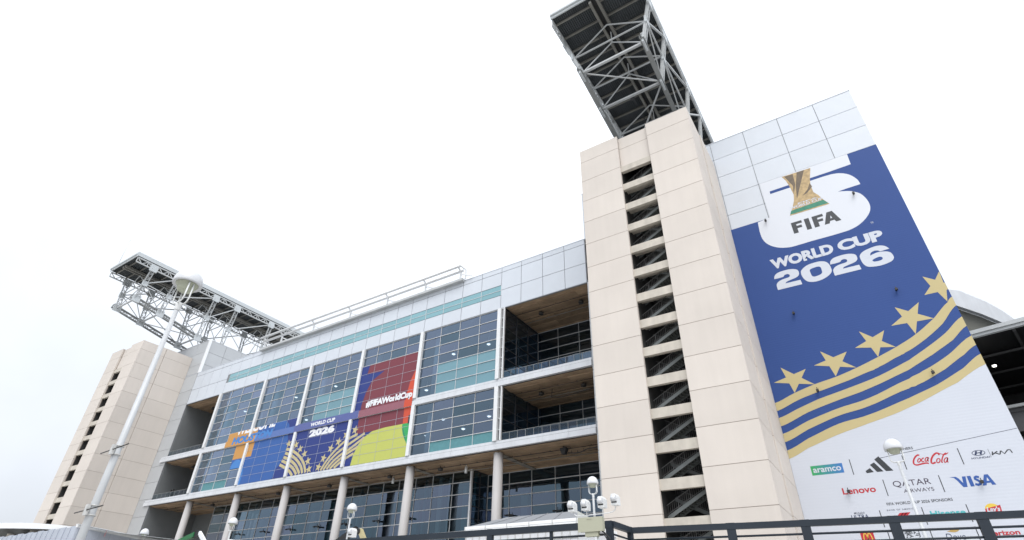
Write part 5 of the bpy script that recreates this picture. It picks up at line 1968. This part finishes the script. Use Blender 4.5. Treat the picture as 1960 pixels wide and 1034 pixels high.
# ================================================================== two machines with only their booms in view
def wheels(r, x, y, s=1.0):
    for dx in (-1.3, 1.3):
        for dy in (-.9, .9):
            mb = MB()
            mb.tube([(x + dx * s, y + dy - .18, GZ + .5), (x + dx * s, y + dy + .18, GZ + .5)], .5, 20)
            w_ = mb.build('wheel', M['tyre'], r)
            mb = MB()
            mb.tube([(x + dx * s, y + dy - .2, GZ + .5), (x + dx * s, y + dy + .2, GZ + .5)], .25, 14)
            mb.build('rim', M['white'], w_)

r = thing('boom_lift', (-89, 45, GZ), 'green boom lift with a white jib folded down beside the leftmost columns', 'boom lift')
mb = MB()
mb.box(-91.5, -86.5, 44.2, 45.8, GZ + .5, GZ + 2.2)
mb.build('chassis', M['green'], r)
wheels(r, -89, 45)
mb = MB()
mb.bar((-90, 45, GZ + 2), (-90.2, 45, 8.2), .5)
mb.bar((-90.2, 45, 8.2), (-80.9, 45, 10.22), .55, .62)
mb.build('boom', M['green'], r)
mb = MB()
mb.bar((-81.2, 45, 10.15), (-80.0, 45, 10.3), .35, .7)
mb.build('joint', M['black'], r)
mb = MB()
mb.bar((-80.0, 45, 10.42), (-77.2, 45, 8.6), .3, .46)
mb.tube([(-79.75, 44.8, 10.2), (-79.75, 45.2, 10.2)], .12, 10)
mb.bar((-77.2, 45, 8.6), (-76.2, 45, 5.5), .3, .4)
mb.build('jib', M['tentwhite'], r)
mb = MB()
mb.box(-77, -75.2, 44.4, 45.6, 4.4, 4.5)
for x in (-77, -75.2):
    for y in (44.4, 45.6):
        mb.bar((x, y, 4.4), (x, y, 5.5), .06)
mb.box(-77, -75.2, 44.38, 44.42, 5.45, 5.52)
mb.box(-77, -75.2, 45.58, 45.62, 5.45, 5.52)
mb.build('basket', M['darkgrey'], r)

r = thing('boom_lift', (-55, 45, GZ), 'black and cream boom lift with its elbow raised before the fourth column', 'boom lift')
mb = MB()
mb.box(-57.5, -52.5, 44.2, 45.8, GZ + .5, GZ + 2.2)
mb.build('chassis', M['cream'], r)
wheels(r, -55, 45)
mb = MB()
mb.bar((-56, 45, GZ + 2), (-55.8, 45, 6.2), .5)
mb.bar((-55.8, 45, 6.2), (-49.4, 45, 9.0), .5, .62)
mb.tube([(-49.9, 44.7, 8.75), (-49.9, 45.3, 8.75)], .3, 12)
mb.tube([(-48.9, 44.7, 8.75), (-48.9, 45.3, 8.75)], .3, 12)
mb.bar((-50, 45, 8.95), (-48.7, 45, 8.75), .3, .36)
mb.build('boom', M['black'], r)
mb = MB()
mb.bar((-48.85, 45, 8.9), (-47.0, 45, 6.6), .42, .44)
mb.bar((-47.0, 45, 6.6), (-46.4, 45, 3.8), .4, .4)
mb.build('jib', M['cream'], r)
mb = MB()
mb.box(-47.4, -45.4, 44.4, 45.6, 2.9, 3.0)
for x in (-47.4, -45.4):
    for y in (44.4, 45.6):
        mb.bar((x, y, 2.9), (x, y, 4.0), .06)
mb.box(-47.4, -45.4, 44.38, 44.42, 3.95, 4.02)
mb.build('basket', M['darkgrey'], r)
